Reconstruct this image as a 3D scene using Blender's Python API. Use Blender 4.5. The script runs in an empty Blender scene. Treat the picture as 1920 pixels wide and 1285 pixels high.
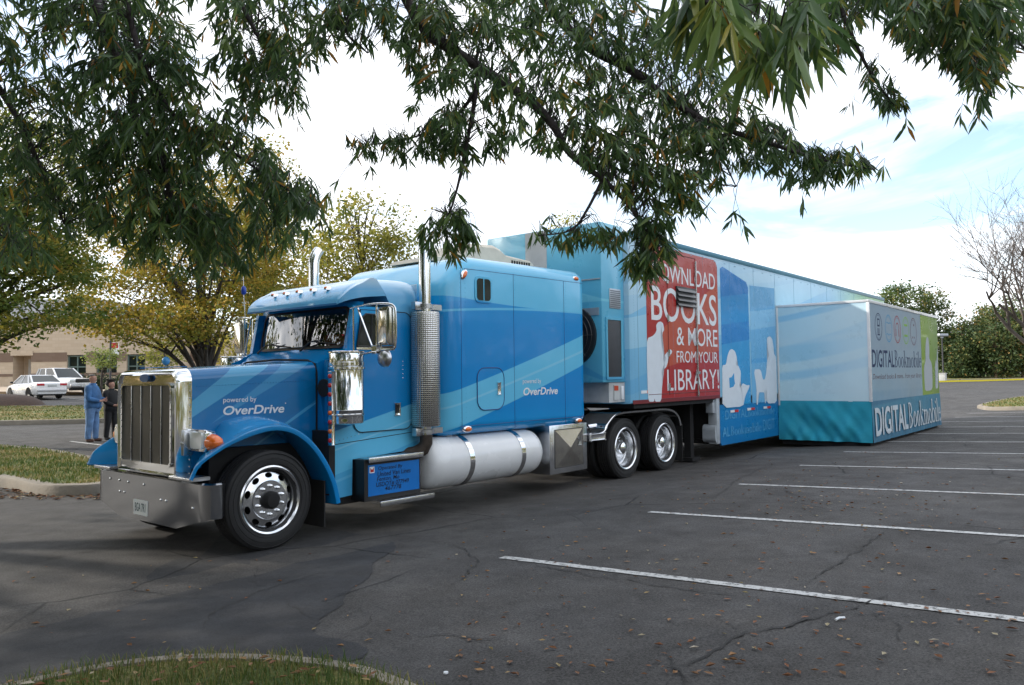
import bpy, bmesh, math, random
from mathutils import Vector, Matrix
import numpy as np
R_ = math.radians
SC = bpy.context.scene
COL = SC.collection
rnd = random.Random(7)

# ------------------------------------------------------------------ camera
FPX = 1460.26
CAM = Vector((-3.805, -7.7886, 1.7254))
YAW, PIT, ROL = .65724, .04307, -.01269
cf = Vector((math.cos(YAW), math.sin(YAW), 0)); cr = Vector((math.sin(YAW), -math.cos(YAW), 0)); cu = Vector((0, 0, 1))
FW = cf*math.cos(PIT)+cu*math.sin(PIT); UP0 = cu*math.cos(PIT)-cf*math.sin(PIT)
RT = cr*math.cos(ROL)+UP0*math.sin(ROL); UP = UP0*math.cos(ROL)-cr*math.sin(ROL)
cam = bpy.data.cameras.new('camera'); camo = bpy.data.objects.new('camera', cam); COL.objects.link(camo)
cam.sensor_width = 36; cam.lens = FPX/1920*36; cam.clip_start = .05; cam.clip_end = 3000
M = Matrix((RT, UP, -FW)).transposed().to_4x4(); M.translation = CAM; camo.matrix_world = M
SC.camera = camo

# ------------------------------------------------------------------ sky, sun, exposure
SUN_DIR = Vector((-.45, .79, .44)).normalized()          # towards the sun
w = bpy.data.worlds.new('World'); SC.world = w; w.use_nodes = True
nt = w.node_tree; nt.nodes.clear()
def N(nt, t, **k):
    n = nt.nodes.new(t)
    for a, b in k.items(): setattr(n, a, b)
    return n
sky = N(nt, 'ShaderNodeTexSky', sky_type='NISHITA', sun_disc=False)
sky.sun_elevation = math.asin(SUN_DIR.z); sky.sun_rotation = math.atan2(SUN_DIR.x, SUN_DIR.y)
sky.air_density = 1.0; sky.dust_density = 1.0; sky.ozone_density = 1.5
tc = N(nt, 'ShaderNodeTexCoord')
mp = N(nt, 'ShaderNodeMapping'); mp.inputs['Scale'].default_value = (1.2, 1.2, 4.5); mp.inputs['Rotation'].default_value = (.12, .1, .6)
nz = N(nt, 'ShaderNodeTexNoise'); nz.inputs['Scale'].default_value = 2.1; nz.inputs['Detail'].default_value = 9; nz.inputs['Roughness'].default_value = .58
nz.inputs['Distortion'].default_value = .6
rp = N(nt, 'ShaderNodeValToRGB'); rp.color_ramp.elements[0].position = .33; rp.color_ramp.elements[1].position = .54; rp.color_ramp.elements[0].color = (.06, .06, .06, 1)
mx = N(nt, 'ShaderNodeMixRGB'); mx.inputs[2].default_value = (10.2, 10.5, 11.0, 1)
hs = N(nt, 'ShaderNodeMixRGB', blend_type='MULTIPLY'); hs.inputs[0].default_value = 1; hs.inputs[2].default_value = (1.85, 1.85, 1.85, 1)
bg = N(nt, 'ShaderNodeBackground'); bg.inputs[1].default_value = .12
ow = N(nt, 'ShaderNodeOutputWorld')
L = nt.links.new
L(tc.outputs['Generated'], mp.inputs[0]); L(mp.outputs[0], nz.inputs['Vector']); L(nz.outputs['Fac'], rp.inputs[0])
L(rp.outputs[0], mx.inputs[0]); L(sky.outputs[0], hs.inputs[1]); L(hs.outputs[0], mx.inputs[1]); L(mx.outputs[0], bg.inputs[0]); L(bg.outputs[0], ow.inputs[0])
sl = bpy.data.lights.new('sun', 'SUN'); sl.energy = 3.4; sl.angle = R_(1.0); sl.color = (1, .93, .82)
so = bpy.data.objects.new('sun', sl); COL.objects.link(so); so.rotation_euler = (-SUN_DIR).to_track_quat('-Z', 'Y').to_euler(); so.location = (-20, 10, 30)
SC.view_settings.view_transform = 'Standard'; SC.view_settings.look = 'None'; SC.view_settings.exposure = 0.52; SC.view_settings.gamma = 1
SC.cycles.max_bounces = 8; SC.cycles.transparent_max_bounces = 12

# ------------------------------------------------------------------ ray helpers (measuring, on real planes of the place)
def ray(px, py): return FW+RT*((px-960)/FPX)+UP*((642.5-py)/FPX)
def at(px, py, depth): return CAM+ray(px, py)*depth
def interp(x, pts):
    if x <= pts[0][0]: return pts[0][1]
    for (a, b), (c, d) in zip(pts, pts[1:]):
        if x <= c: return b+(d-b)*(x-a)/(c-a)
    return pts[-1][1]
def G(x, y):
    s = min(-y-.065, 22.)
    z = 0 if s < .8 else .0377*s*(1 if s > 3 else (lambda t: t*t*(3-2*t))((s-.8)/2.2))
    z += interp(y, [(5.5, 0), (13.4, .15), (44, .72), (52, .95), (62, 1.35), (120, 1.6)])
    z += interp(x, [(24, 0), (40, .05), (110, .75), (400, 1.5)])*(1 if y < 30 else max(0, 1-(y-30)/40))
    return z
def gnd(px, py, dz=0):
    d = ray(px, py); t = 1.
    z = 0
    for i in range(60):
        t = (z-CAM.z)/d.z; p = CAM+d*t; z = G(p.x, p.y)+dz
    return Vector((p.x, p.y, z))
class Frame:
    def __init__(s, x, y, a): s.M = Matrix.Translation((x, y, 0)) @ Matrix.Rotation(a, 4, 'Z'); s.I = s.M.inverted()
    def hit(s, ax, c, px, py):
        o = s.I @ CAM; d = s.I.to_3x3() @ ray(px, py); return o+d*((c-o[ax])/d[ax])
TRK = Frame(1.0355, .1544, -.0392); TRL = Frame(8.1042, -.2279, -.0265)

# ------------------------------------------------------------------ materials
MATS = {}
def newmat(name):
    m = bpy.data.materials.new(name); m.use_nodes = True
    t = m.node_tree; b = t.nodes['Principled BSDF']; MATS[name] = m
    return m, t, b
def mat(name, col, rough=.5, metal=0, coat=0, spec=.5, var=0, vscale=8, bump=0, bscale=60, trans=0):
    m, t, b = newmat(name); l = t.links.new
    b.inputs['Base Color'].default_value = (*col, 1); b.inputs['Roughness'].default_value = rough; b.inputs['Metallic'].default_value = metal
    b.inputs['Coat Weight'].default_value = coat; b.inputs['Coat Roughness'].default_value = .04; b.inputs['Specular IOR Level'].default_value = spec
    if var or bump:
        tc = N(t, 'ShaderNodeTexCoord')
    if var:
        n = N(t, 'ShaderNodeTexNoise'); n.inputs['Scale'].default_value = vscale; n.inputs['Detail'].default_value = 6; l(tc.outputs['Object'], n.inputs['Vector'])
        x = N(t, 'ShaderNodeMapRange'); x.inputs['From Min'].default_value = .3; x.inputs['From Max'].default_value = .7; x.inputs['To Min'].default_value = 1-var; x.inputs['To Max'].default_value = 1+var
        l(n.outputs['Fac'], x.inputs['Value'])
        h = N(t, 'ShaderNodeHueSaturation'); h.inputs['Color'].default_value = (*col, 1); l(x.outputs[0], h.inputs['Value']); l(h.outputs[0], b.inputs['Base Color'])
        r2 = N(t, 'ShaderNodeMapRange'); r2.inputs['To Min'].default_value = max(0, rough*.75); r2.inputs['To Max'].default_value = min(1, rough*1.3+.02)
        l(n.outputs['Fac'], r2.inputs['Value']); l(r2.outputs[0], b.inputs['Roughness'])
    if bump:
        n = N(t, 'ShaderNodeTexNoise'); n.inputs['Scale'].default_value = bscale; n.inputs['Detail'].default_value = 5; l(tc.outputs['Object'], n.inputs['Vector'])
        bp = N(t, 'ShaderNodeBump'); bp.inputs['Strength'].default_value = bump; bp.inputs['Distance'].default_value = .02; l(n.outputs['Fac'], bp.inputs['Height']); l(bp.outputs[0], b.inputs['Normal'])
    return m
def wrap(name, base, bands, rough=.18, coat=.25, wob=.0, xa=0, wave=.004):
    """vinyl wrap: base colour, then bands (lo, hi, colour, alpha), lo/hi = (a,b,c): z = a + b x + c x^2, or ramp ('z', z0, z1, colour, alpha)"""
    m, t, b = newmat(name); l = t.links.new
    tc = N(t, 'ShaderNodeTexCoord'); sp = N(t, 'ShaderNodeSeparateXYZ'); l(tc.outputs['Object'], sp.inputs[0])
    def math_(op, a, c, clamp=False):
        n = N(t, 'ShaderNodeMath', operation=op, use_clamp=clamp)
        for i, v in enumerate((a, c)):
            if v is None: continue
            if isinstance(v, (int, float)): n.inputs[i].default_value = v
            else: l(v, n.inputs[i])
        return n.outputs[0]
    X = sp.outputs[xa]; Z = sp.outputs[2]
    def curve(c):
        a, bb, cc = c
        q = math_('MULTIPLY', X, cc); q = math_('ADD', q, bb); q = math_('MULTIPLY', q, X); return math_('ADD', q, a)
    def soft(d, s): return math_('MULTIPLY_ADD', d, s, True) if False else math_('ADD', math_('MULTIPLY', d, s), .5, True)
    cur = None
    for bd in bands:
        if bd[0] in ('z', 'x'):
            mr = N(t, 'ShaderNodeMapRange', interpolation_type='SMOOTHSTEP'); l(Z if bd[0] == 'z' else X, mr.inputs[0]); mr.inputs[1].default_value = bd[1]; mr.inputs[2].default_value = bd[2]
            f = math_('MULTIPLY', mr.outputs[0], bd[4]); col = bd[3]
        else:
            sh = bd[4] if len(bd) > 4 else 120
            f1 = soft(math_('SUBTRACT', Z, curve(bd[0])), sh); f2 = soft(math_('SUBTRACT', curve(bd[1]), Z), bd[5] if len(bd) > 5 else sh)
            f = math_('MULTIPLY', math_('MULTIPLY', f1, f2), bd[3]); col = bd[2]
        mx = N(t, 'ShaderNodeMixRGB'); l(f, mx.inputs[0]); mx.inputs[2].default_value = (*col, 1)
        if cur is None: mx.inputs[1].default_value = (*base, 1)
        else: l(cur, mx.inputs[1])
        cur = mx.outputs[0]
    n = N(t, 'ShaderNodeTexNoise'); n.inputs['Scale'].default_value = 1.7; n.inputs['Detail'].default_value = 8; n.inputs['Roughness'].default_value = .65; l(tc.outputs['Object'], n.inputs['Vector'])
    mr = N(t, 'ShaderNodeMapRange'); l(n.outputs['Fac'], mr.inputs[0]); mr.inputs[1].default_value = .3; mr.inputs[2].default_value = .7; mr.inputs[3].default_value = .965; mr.inputs[4].default_value = 1.025
    h = N(t, 'ShaderNodeHueSaturation'); l(mr.outputs[0], h.inputs['Value']); l(cur, h.inputs['Color']); l(h.outputs[0], b.inputs['Base Color'])
    mr2 = N(t, 'ShaderNodeMapRange'); l(n.outputs['Fac'], mr2.inputs[0]); mr2.inputs[1].default_value = .35; mr2.inputs[2].default_value = .7; mr2.inputs[3].default_value = rough*.85; mr2.inputs[4].default_value = rough*1.25
    l(mr2.outputs[0], b.inputs['Roughness'])
    b.inputs['Coat Weight'].default_value = coat; b.inputs['Coat Roughness'].default_value = .05
    if wave:
        n2 = N(t, 'ShaderNodeTexNoise'); n2.inputs['Scale'].default_value = 1.6; n2.inputs['Detail'].default_value = 2; l(tc.outputs['Object'], n2.inputs['Vector'])
        bp = N(t, 'ShaderNodeBump'); bp.inputs['Strength'].default_value = .5; bp.inputs['Distance'].default_value = wave*4; l(n2.outputs['Fac'], bp.inputs['Height']); l(bp.outputs[0], b.inputs['Normal']); l(bp.outputs[0], b.inputs['Coat Normal'])
    return m
CHROME = mat('chrome', (.78, .79, .8), .06, 1, var=.05, vscale=3)
DULL = mat('brushed_metal', (.55, .56, .58), .26, 1, var=.12, vscale=6)
ALU = mat('polished_aluminium', (.78, .79, .81), .2, 1, var=.1, vscale=10)
BLACK = mat('black_paint', (.012, .012, .013), .45, var=.2)
RUBBER = mat('rubber', (.016, .016, .017), .68, var=.25, vscale=14, bump=.15, bscale=120)
DARK = mat('dark_underside', (.008, .008, .009), .8, var=.3)
WHITE = mat('white_paint', (.72, .73, .74), .25, coat=.4, var=.04, vscale=3)
LETTER = mat('white_vinyl', (.74, .77, .8), .35)
INK = mat('dark_blue_vinyl', (.012, .03, .09), .6, spec=.25)
AMBER = mat('amber_lens', (.85, .16, .01), .12, coat=.8)
REDLENS = mat('red_lens', (.55, .01, .01), .12, coat=.8)
LENS = mat('clear_lens', (.80, .83, .84), .12, .15, coat=1)
BLUE_D = (.0, .235, .60); BLUE_M = (.008, .335, .70); BLUE_L = (.13, .53, .78); BLUE_P = (.26, .60, .80)
def glass(name, tint, refl=.12):
    m = bpy.data.materials.new(name); m.use_nodes = True; t = m.node_tree; t.nodes.clear(); l = t.links.new
    tr = N(t, 'ShaderNodeBsdfTransparent'); tr.inputs[0].default_value = (*tint, 1)
    gl = N(t, 'ShaderNodeBsdfGlossy'); gl.inputs['Roughness'].default_value = .015; gl.inputs[0].default_value = (.95, .97, 1, 1)
    lf = N(t, 'ShaderNodeLayerWeight'); lf.inputs[0].default_value = .5; lw = N(t, 'ShaderNodeMath', operation='POWER'); lw.inputs[1].default_value = 4; l(lf.outputs['Facing'], lw.inputs[0])
    ad = N(t, 'ShaderNodeMath', operation='ADD', use_clamp=True); ad.inputs[1].default_value = refl; l(lw.outputs[0], ad.inputs[0])
    ms = N(t, 'ShaderNodeMixShader'); l(ad.outputs[0], ms.inputs[0]); l(tr.outputs[0], ms.inputs[1]); l(gl.outputs[0], ms.inputs[2])
    o = N(t, 'ShaderNodeOutputMaterial'); l(ms.outputs[0], o.inputs[0]); return m
GLASS = glass('windscreen_glass', (.28, .34, .34), .13)
GLASS_D = glass('dark_glass', (.08, .09, .09), .05)
WINDOW = mat('window_glass', (.012, .02, .022), .06, spec=.5, var=.3, vscale=.6)

# ------------------------------------------------------------------ mesh helper
class MB:
    def __init__(s): s.bm = bmesh.new()
    def face(s, pts):
        try: return s.bm.faces.new([s.bm.verts.new(p) for p in pts])
        except ValueError: return None
    def box(s, x0, y0, z0, x1, y1, z1, bev=0, seg=2):
        r = bmesh.ops.create_cube(s.bm, size=1); vs = r['verts']
        for v in vs: v.co = Vector(((x0+x1)/2+v.co.x*(x1-x0), (y0+y1)/2+v.co.y*(y1-y0), (z0+z1)/2+v.co.z*(z1-z0)))
        if bev:
            es = list({e for v in vs for e in v.link_edges})
            bmesh.ops.bevel(s.bm, geom=es, offset=bev, segments=seg, affect='EDGES', profile=.5)
        return s
    def loft(s, rings, closed=True, cap0=True, cap1=True):
        vr = [[s.bm.verts.new(p) for p in r] for r in rings]
        n = len(rings[0])
        for a, b in zip(vr, vr[1:]):
            for i in range(n if closed else n-1):
                j = (i+1) % n
                try: s.bm.faces.new((a[i], a[j], b[j], b[i]))
                except ValueError: pass
        if closed and cap0: s.bm.faces.new(vr[0][::-1])
        if closed and cap1: s.bm.faces.new(vr[-1])
        return s
    def tube(s, pts, r, n=8, caps=True):
        pts = [Vector(p) for p in pts]
        rs = r if isinstance(r, (list, tuple)) else [r]*len(pts)
        if len(rs) < len(pts): rs = [rs[min(len(rs)-1, int(i*len(rs)/len(pts)))] for i in range(len(pts))]
        rings = []; ref = None
        for i, p in enumerate(pts):
            d = (pts[min(i+1, len(pts)-1)]-pts[max(i-1, 0)]).normalized()
            if ref is None: ref = Vector((0, 0, 1)) if abs(d.z) < .9 else Vector((1, 0, 0))
            a = d.cross(ref).normalized(); b = a.cross(d).normalized(); ref = b
            rings.append([p+a*math.cos(2*math.pi*k/n)*rs[i]+b*math.sin(2*math.pi*k/n)*rs[i] for k in range(n)])
        return s.loft(rings, True, caps, caps)
    def lathe(s, prof, o, axis='Y', n=32, cap=True):
        """prof: (radius, along)"""
        o = Vector(o); rings = []
        for r, a in prof:
            ring = []
            for k in range(n):
                c, sn = math.cos(2*math.pi*k/n)*r, math.sin(2*math.pi*k/n)*r
                ring.append(o+(Vector((c, a, sn)) if axis == 'Y' else Vector((c, sn, a)) if axis == 'Z' else Vector((a, c, sn))))
            rings.append(ring)
        return s.loft(rings, True, cap and prof[0][0] > 1e-4, cap and prof[-1][0] > 1e-4)
    def prism(s, poly, fn, d0, d1):
        """poly 2D -> fn(u,v,d); a closed slab between d0 and d1"""
        a = [s.bm.verts.new(fn(u, v, d0)) for u, v in poly]; b = [s.bm.verts.new(fn(u, v, d1)) for u, v in poly]
        n = len(poly)
        for i in range(n):
            j = (i+1) % n; s.bm.faces.new((a[i], a[j], b[j], b[i]))
        s.bm.faces.new(a[::-1]); s.bm.faces.new(b); return s
    def sheet(s, poly, fn):
        s.face([fn(u, v) for u, v in poly]); return s
    def ball(s, c, r, sc=(1, 1, 1), u=12, v=8):
        q = bmesh.ops.create_uvsphere(s.bm, u_segments=u, v_segments=v, radius=1)
        for x in q['verts']: x.co = Vector((c[0]+x.co.x*r*sc[0], c[1]+x.co.y*r*sc[1], c[2]+x.co.z*r*sc[2]))
        return s
    def build(s, name, m, parent=None, smooth=True, ang=35, bevel=0):
        me = bpy.data.meshes.new(name)
        bmesh.ops.recalc_face_normals(s.bm, faces=s.bm.faces)
        s.bm.to_mesh(me); s.bm.free()
        for x in (m if isinstance(m, (list, tuple)) else [m]): me.materials.append(x)
        o = bpy.data.objects.new(name, me); COL.objects.link(o)
        if parent: o.parent = parent
        if smooth:
            me.polygons.foreach_set('use_smooth', [True]*len(me.polygons))
            try: me.set_sharp_from_angle(angle=R_(ang))
            except Exception: pass
        if bevel:
            md = o.modifiers.new('bevel', 'BEVEL'); md.width = bevel; md.segments = 2; md.limit_method = 'ANGLE'; md.angle_limit = R_(40)
        return o
def tag(o, label=None, cat=None, group=None, kind=None):
    for k, v in (('label', label), ('category', cat), ('group', group), ('kind', kind)):
        if v: o[k] = v
    return o
def thing(name, label, cat, loc=(0, 0, 0), rz=0, group=None):
    o = bpy.data.objects.new(name, None); COL.objects.link(o); o.location = loc; o.rotation_euler = (0, 0, rz); o.empty_display_size = .3
    return tag(o, label, cat, group)
def raw(name, verts, faces, m, parent=None, smooth=False, attr=None):
    me = bpy.data.meshes.new(name); me.from_pydata(verts, [], faces)
    for x in (m if isinstance(m, (list, tuple)) else [m]): me.materials.append(x)
    if attr is not None:
        a = me.attributes.new('tone', 'FLOAT', 'FACE'); a.data.foreach_set('value', attr)
    if smooth: me.polygons.foreach_set('use_smooth', [True]*len(me.polygons))
    o = bpy.data.objects.new(name, me); COL.objects.link(o)
    if parent: o.parent = parent
    return o
def copy_tree(o, parent=None):
    c = o.copy(); COL.objects.link(c); c.parent = parent
    for ch in list(o.children): copy_tree(ch, c)
    return c
def rrect(x0, z0, x1, z1, r, n=5, corners=(1, 1, 1, 1)):
    """rounded rectangle counter-clockwise from lower left"""
    out = []
    for (cx, cz, a0), k in zip(((x0+r, z0+r, 180), (x1-r, z0+r, 270), (x1-r, z1-r, 0), (x0+r, z1-r, 90)), corners):
        if not k:
            out.append((x0 if cx < (x0+x1)/2 else x1, z0 if cz < (z0+z1)/2 else z1)); continue
        for i in range(n+1):
            a = R_(a0+90*i/n); out.append((cx+r*math.cos(a), cz+r*math.sin(a)))
    return out
def ell(cx, cz, rx, rz, n=24): return [(cx+rx*math.cos(2*math.pi*i/n), cz+rz*math.sin(2*math.pi*i/n)) for i in range(n)]
def spline(pts, n=8):
    pts = [Vector(p) for p in pts]; out = []
    for i in range(len(pts)-1):
        p0 = pts[max(i-1, 0)]; p1 = pts[i]; p2 = pts[i+1]; p3 = pts[min(i+2, len(pts)-1)]
        for k in range(n):
            t = k/n; out.append(.5*((2*p1)+(p2-p0)*t+(2*p0-5*p1+4*p2-p3)*t*t+(3*p1-p0-3*p2+p3)*t**3))
    out.append(pts[-1]); return out
# ------------------------------------------------------------------ lettering
def text2d(s, bold=0, shear=0, space=1):
    c = bpy.data.curves.new('t', 'FONT'); c.body = s; c.offset = bold; c.shear = shear; c.space_character = space; c.resolution_u = 4
    o = bpy.data.objects.new('t', c); COL.objects.link(o); bpy.context.view_layer.update()
    me = o.evaluated_get(bpy.context.evaluated_depsgraph_get()).to_mesh()
    vs = [(v.co.x, v.co.y) for v in me.vertices]; fs = [tuple(p.vertices) for p in me.polygons]
    bpy.data.objects.remove(o); bpy.data.curves.remove(c); return vs, fs
def fit(vf, x0, z0, x1, z1):
    vs, fs = vf; xs = [v[0] for v in vs]; zs = [v[1] for v in vs]; a, b, c, d = min(xs), max(xs), min(zs), max(zs)
    return [(x0+(x-a)/(b-a)*(x1-x0), z0+(z-c)/(d-c)*(z1-z0)) for x, z in vs], fs
def letters(name, vf, fn, m, parent):
    vs, fs = vf; return raw(name, [fn(x, z) for x, z in vs], fs, m, parent)
def join2d(*l):
    V, F = [], []
    for vs, fs in l:
        k = len(V); V += vs; F += [tuple(i+k for i in f) for f in fs]
    return V, F
# a small book serif for the word the wrap sets in a serif face
def serif_word(word, bold=1.0):
    V, F = [], []
    th, tk = .05*bold, .125*bold
    def poly(p):
        k = len(V); V.extend(p); F.append(tuple(range(k, k+len(p))))
    def ring(cx, cz, rx, rz, a0=0, a1=360, n=28):
        prev = None
        for i in range(n+1):
            a = R_(a0+(a1-a0)*i/n); c, s = math.cos(a), math.sin(a)
            wd = th+(tk-th)*abs(c)**1.5
            o = (cx+rx*c, cz+rz*s); q = (cx+(rx-wd)*c, cz+(rz-wd)*s)
            if prev: poly([prev[0], o, q, prev[1]])
            prev = (o, q)
    def stem(x, z0, z1, top='l', bot=1):
        poly([(x, z0), (x+tk, z0), (x+tk, z1), (x, z1)])
        if bot: poly([(x-.06, z0), (x+tk+.06, z0), (x+tk+.06, z0+th), (x-.06, z0+th)])
        if top == 'l': poly([(x-.07, z1-.05), (x+.001, z1-.09), (x+.001, z1), (x-.02, z1)])
        if top == 'b': poly([(x-.06, z1-th), (x+tk+.06, z1-th), (x+tk+.06, z1), (x-.06, z1)])
    x = 0
    for ch in word:
        if ch == 'B':
            stem(x+.06, 0, 1, 'b'); ring(x+.2, .75, .28, .25, -90, 90); ring(x+.2, .26, .34, .26, -90, 90)
            for z in (0, .5-th/2, 1-th): poly([(x+.1, z), (x+.22, z), (x+.22, z+th), (x+.1, z+th)])
            x += .64
        elif ch == 'o': ring(x+.25, .31, .25, .32); x += .56
        elif ch == 'k':
            stem(x+.06, 0, 1.02); poly([(x+.15, .26), (x+.42, .62), (x+.47, .62), (x+.18, .24)]); poly([(x+.2, .36), (x+.29, .42), (x+.52, 0), (x+.42, 0)])
            poly([(x+.34, .6), (x+.54, .6), (x+.54, .6+th), (x+.34, .6+th)]); poly([(x+.38, 0), (x+.58, 0), (x+.58, th), (x+.38, th)]); x += .6
        elif ch == 'm':
            for i in range(3): stem(x+.06+i*.29, 0, .62 if i == 0 else .48, 'l' if i == 0 else None)
            for i in range(2): ring(x+.255+i*.29, .42, .195, .2, 0, 180)
            x += .88
        elif ch == 'b': stem(x+.06, 0, 1.02, bot=0); ring(x+.33, .31, .25, .32); x += .64
        elif ch == 'i': stem(x+.06, 0, .62); poly([(x+.11+.07*math.cos(R_(a)), .86+.07*math.sin(R_(a))) for a in range(0, 360, 40)]); x += .28
        elif ch == 'l': stem(x+.06, 0, 1.02); x += .28
        elif ch == 'e': ring(x+.24, .31, .24, .32, 0, 318); poly([(x+.05, .33), (x+.47, .33), (x+.47, .33+th), (x+.05, .33+th)]); x += .52
    return V, F
# ================================================================== TRACTOR
truck = thing('semi_truck', 'blue long-nosed semi truck with a chrome grille and white fuel tank', 'truck', (1.0355, .1544, 0), -.0392)
BODY = wrap('blue_wrap', BLUE_D, [
    ((.45, .21, .0095), (.95, .2, .01), BLUE_L, .92), ((.70, .235, .004), (.715, .235, .004), BLUE_P, .6), ((.52, .30, -.006), (.54, .305, -.006), BLUE_P, .35),
    ((-9, 0, 0), (.45, .21, .0095), BLUE_M, .35)], wave=.003)
HOODM = wrap('blue_wrap_hood', (.0, .165, .42), [
    ((1.72, .62, 0), (1.98, .78, 0), BLUE_L, .5), ((1.50, .55, 0), (1.58, .75, 0), BLUE_L, .28), ((.98, .55, .05), (1.0, .58, .05), BLUE_L, .5), ((1.13, .42, 0), (1.30, .47, 0), (.0, .15, .36), .6)], wave=.003)
SLEEPM = wrap('blue_wrap_sleeper', BLUE_D, [
    ('z', 2.2, 3.4, BLUE_M, .75), ('z', 1.4, .9, BLUE_M, .6),
    ((.45, .21, .0095), (.95, .2, .01), BLUE_L, .92), ((.75, .21, .006), (.775, .21, .0065), BLUE_P, .55),
    ((3.05, -.16, .018), (9, 0, 0), BLUE_L, .85), ((2.25, .16, -.015), (2.275, .16, -.0145), BLUE_L, .8), ((2.62, -.05, .03), (3.05, -.16, .018), BLUE_M, .55), ('z', 3.2, 3.34, (.40, .64, .80), .75)], wave=.005)
CABM = wrap('blue_wrap_cab', (.0, .205, .53), [
    ('z', 2.30, 2.5, (.05, .30, .60), .85), ((1.9, .32, .05), (2.1, .3, .08), BLUE_M, .8), ((2.25, .22, 0), (2.5, .14, 0), BLUE_M, .6),
    ((.45, .21, .0095), (.95, .2, .01), BLUE_L, .85), ((.70, .235, .004), (.72, .235, .004), BLUE_P, .6), ((.35, .23, 0), (.37, .24, 0), BLUE_P, .4), ((-9, 0, 0), (.45, .21, .0095), BLUE_L, .55)], wave=.003)
def Yn(y): return lambda x, z: (x, y, z)

# chassis
m = MB()
for y in (-.45, .37): m.box(-.55, y, .62, 9.3, y+.08, .88)
for x in (-.3, 1.2, 3.0, 5.0, 6.0, 7.2, 8.6): m.box(x, -.45, .64, x+.12, .45, .84)
m.box(-.1, -.95, .42, .1, .95, .56); m.lathe([(.07, -1), (.07, 1)], (6.66, 0, .5), 'Y', 10); m.lathe([(.07, -1), (.07, 1)], (7.98, 0, .5), 'Y', 10)
m.box(-.45, -.42, .55, 1.0, .42, 1.2); m.box(.9, -.5, .5, 2.3, .5, 1.0); m.box(-.62, -.6, .5, -.5, .6, .72)
m.box(6.3, -.5, .3, 7.0, .5, .7, .05); m.box(7.6, -.5, .3, 8.3, .5, .7, .05); m.box(8.2, -.5, .88, 9.2, .5, .94)
ch = m.build('chassis', DARK, truck)
m = MB(); m.lathe([(.1, 0), (.48, 0), (.5, .05), (.5, .09), (.1, .12)], (7.3, 0, .96), 'Z', 24); m.build('fifth_wheel', DARK, truck)

# wheels
def tyre(wd, R=.5, r=.29):
    h = wd/2
    prof = [(r, -h*.72), (r+.02, -h*.86), (r+.09, -h), (R-.08, -h*1.0), (R-.03, -h*.95), (R-.008, -h*.86), (R, -h*.8)]
    for g in (-.45, -.15, .15, .45): prof += [(R, h*(g-.05)), (R-.013, h*(g-.04)), (R-.013, h*(g+.04)), (R, h*(g+.05))]
    prof += [(R, h*.8), (R-.008, h*.86), (R-.03, h*.95), (R-.08, h), (r+.09, h), (r+.02, h*.86), (r, h*.72)]
    mb = MB()
    mb.lathe(prof, (0, 0, 0), 'Y', 64, False)
    for ridge in (.37, .42, .47):
        for sd in (-1, 1): mb.lathe([(ridge-.004, sd*(h-.002)), (ridge, sd*(h+.004)), (ridge+.004, sd*(h-.002))], (0, 0, 0), 'Y', 64, False)
    return mb
def steer_rim(sg):
    """outer face at local y = sg * .. (sg -1 near side)"""
    m = MB(); f = lambda r, a, y: Vector((r*math.cos(a), sg*y, r*math.sin(a)))
    m.lathe([(.345, sg*.135), (.35, sg*.14), (.335, sg*.15), (.318, sg*.14), (.31, sg*.10), (.3, sg*.075)], (0, 0, 0), 'Y', 60, False)
    nS = 10; r0, r1 = .195, .305
    prof = lambda r: .075+.035*max(0, (r1-r)/(r1-r0))
    for k in range(nS):
        a0 = 2*math.pi*k/nS; a1 = 2*math.pi*(k+1)/nS; am = (a0+a1)/2
        bd = []
        for i in range(6): bd.append((r0, a0+(a1-a0)*i/6))
        for i in range(4): bd.append((r0+(r1-r0)*i/4, a1))
        for i in range(6): bd.append((r1, a1-(a1-a0)*i/6))
        for i in range(4): bd.append((r1-(r1-r0)*i/4, a0))
        el = []
        for (r, a) in bd:
            dx = (a-am)*.25; dy = r-.25; th = math.atan2(dy/.055, dx/.08); el.append((.25+.027*math.sin(th), am+.042*math.cos(th)/.25))
        n = len(bd)
        V = [m.bm.verts.new(f(r, a, prof(r))) for r, a in bd]; E = [m.bm.verts.new(f(r, a, prof(r)+.002)) for r, a in el]; E2 = [m.bm.verts.new(f(r, a, prof(r)-.02)) for r, a in el]
        for i in range(n):
            j = (i+1) % n; m.bm.faces.new((V[i], V[j], E[j], E[i])); m.bm.faces.new((E[i], E[j], E2[j], E2[i]))
    bmesh.ops.remove_doubles(m.bm, verts=m.bm.verts, dist=1e-4)
    m.lathe([(.198, sg*.108), (.19, sg*.122), (.165, sg*.122), (.08, sg*.118)], (0, 0, 0), 'Y', 60)
    return m
def hub_parts(w, sg, y0):
    m = MB(); m.lathe([(.09, sg*y0), (.088, sg*(y0+.05)), (.07, sg*(y0+.075)), (.03, sg*(y0+.08)), (0, sg*(y0+.08))], (0, 0, 0), 'Y', 24); m.build('hub', DARK, w)
    for k in range(10):
        m = MB(); a = 2*math.pi*(k+.5)/10; m.lathe([(.02, sg*y0), (.018, sg*(y0+.012)), (.014, sg*(y0+.014)), (.014, sg*(y0+.035)), (0, sg*(y0+.04))], (.143*math.cos(a), 0, .143*math.sin(a)), 'Y', 8); m.build('lug_nut', CHROME, w)
for sg in (-1, 1):
    w = tyre(.29).build('wheel', RUBBER, truck, ang=60); w.location = (0, sg*.99, .5)
    steer_rim(sg).build('rim', ALU, w, ang=30); m = MB(); m.lathe([(0, sg*.03), (.31, sg*.03)], (0, 0, 0), 'Y', 32); m.build('brake_drum', DARK, w)
    hub_parts(w, sg, .118)
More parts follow.
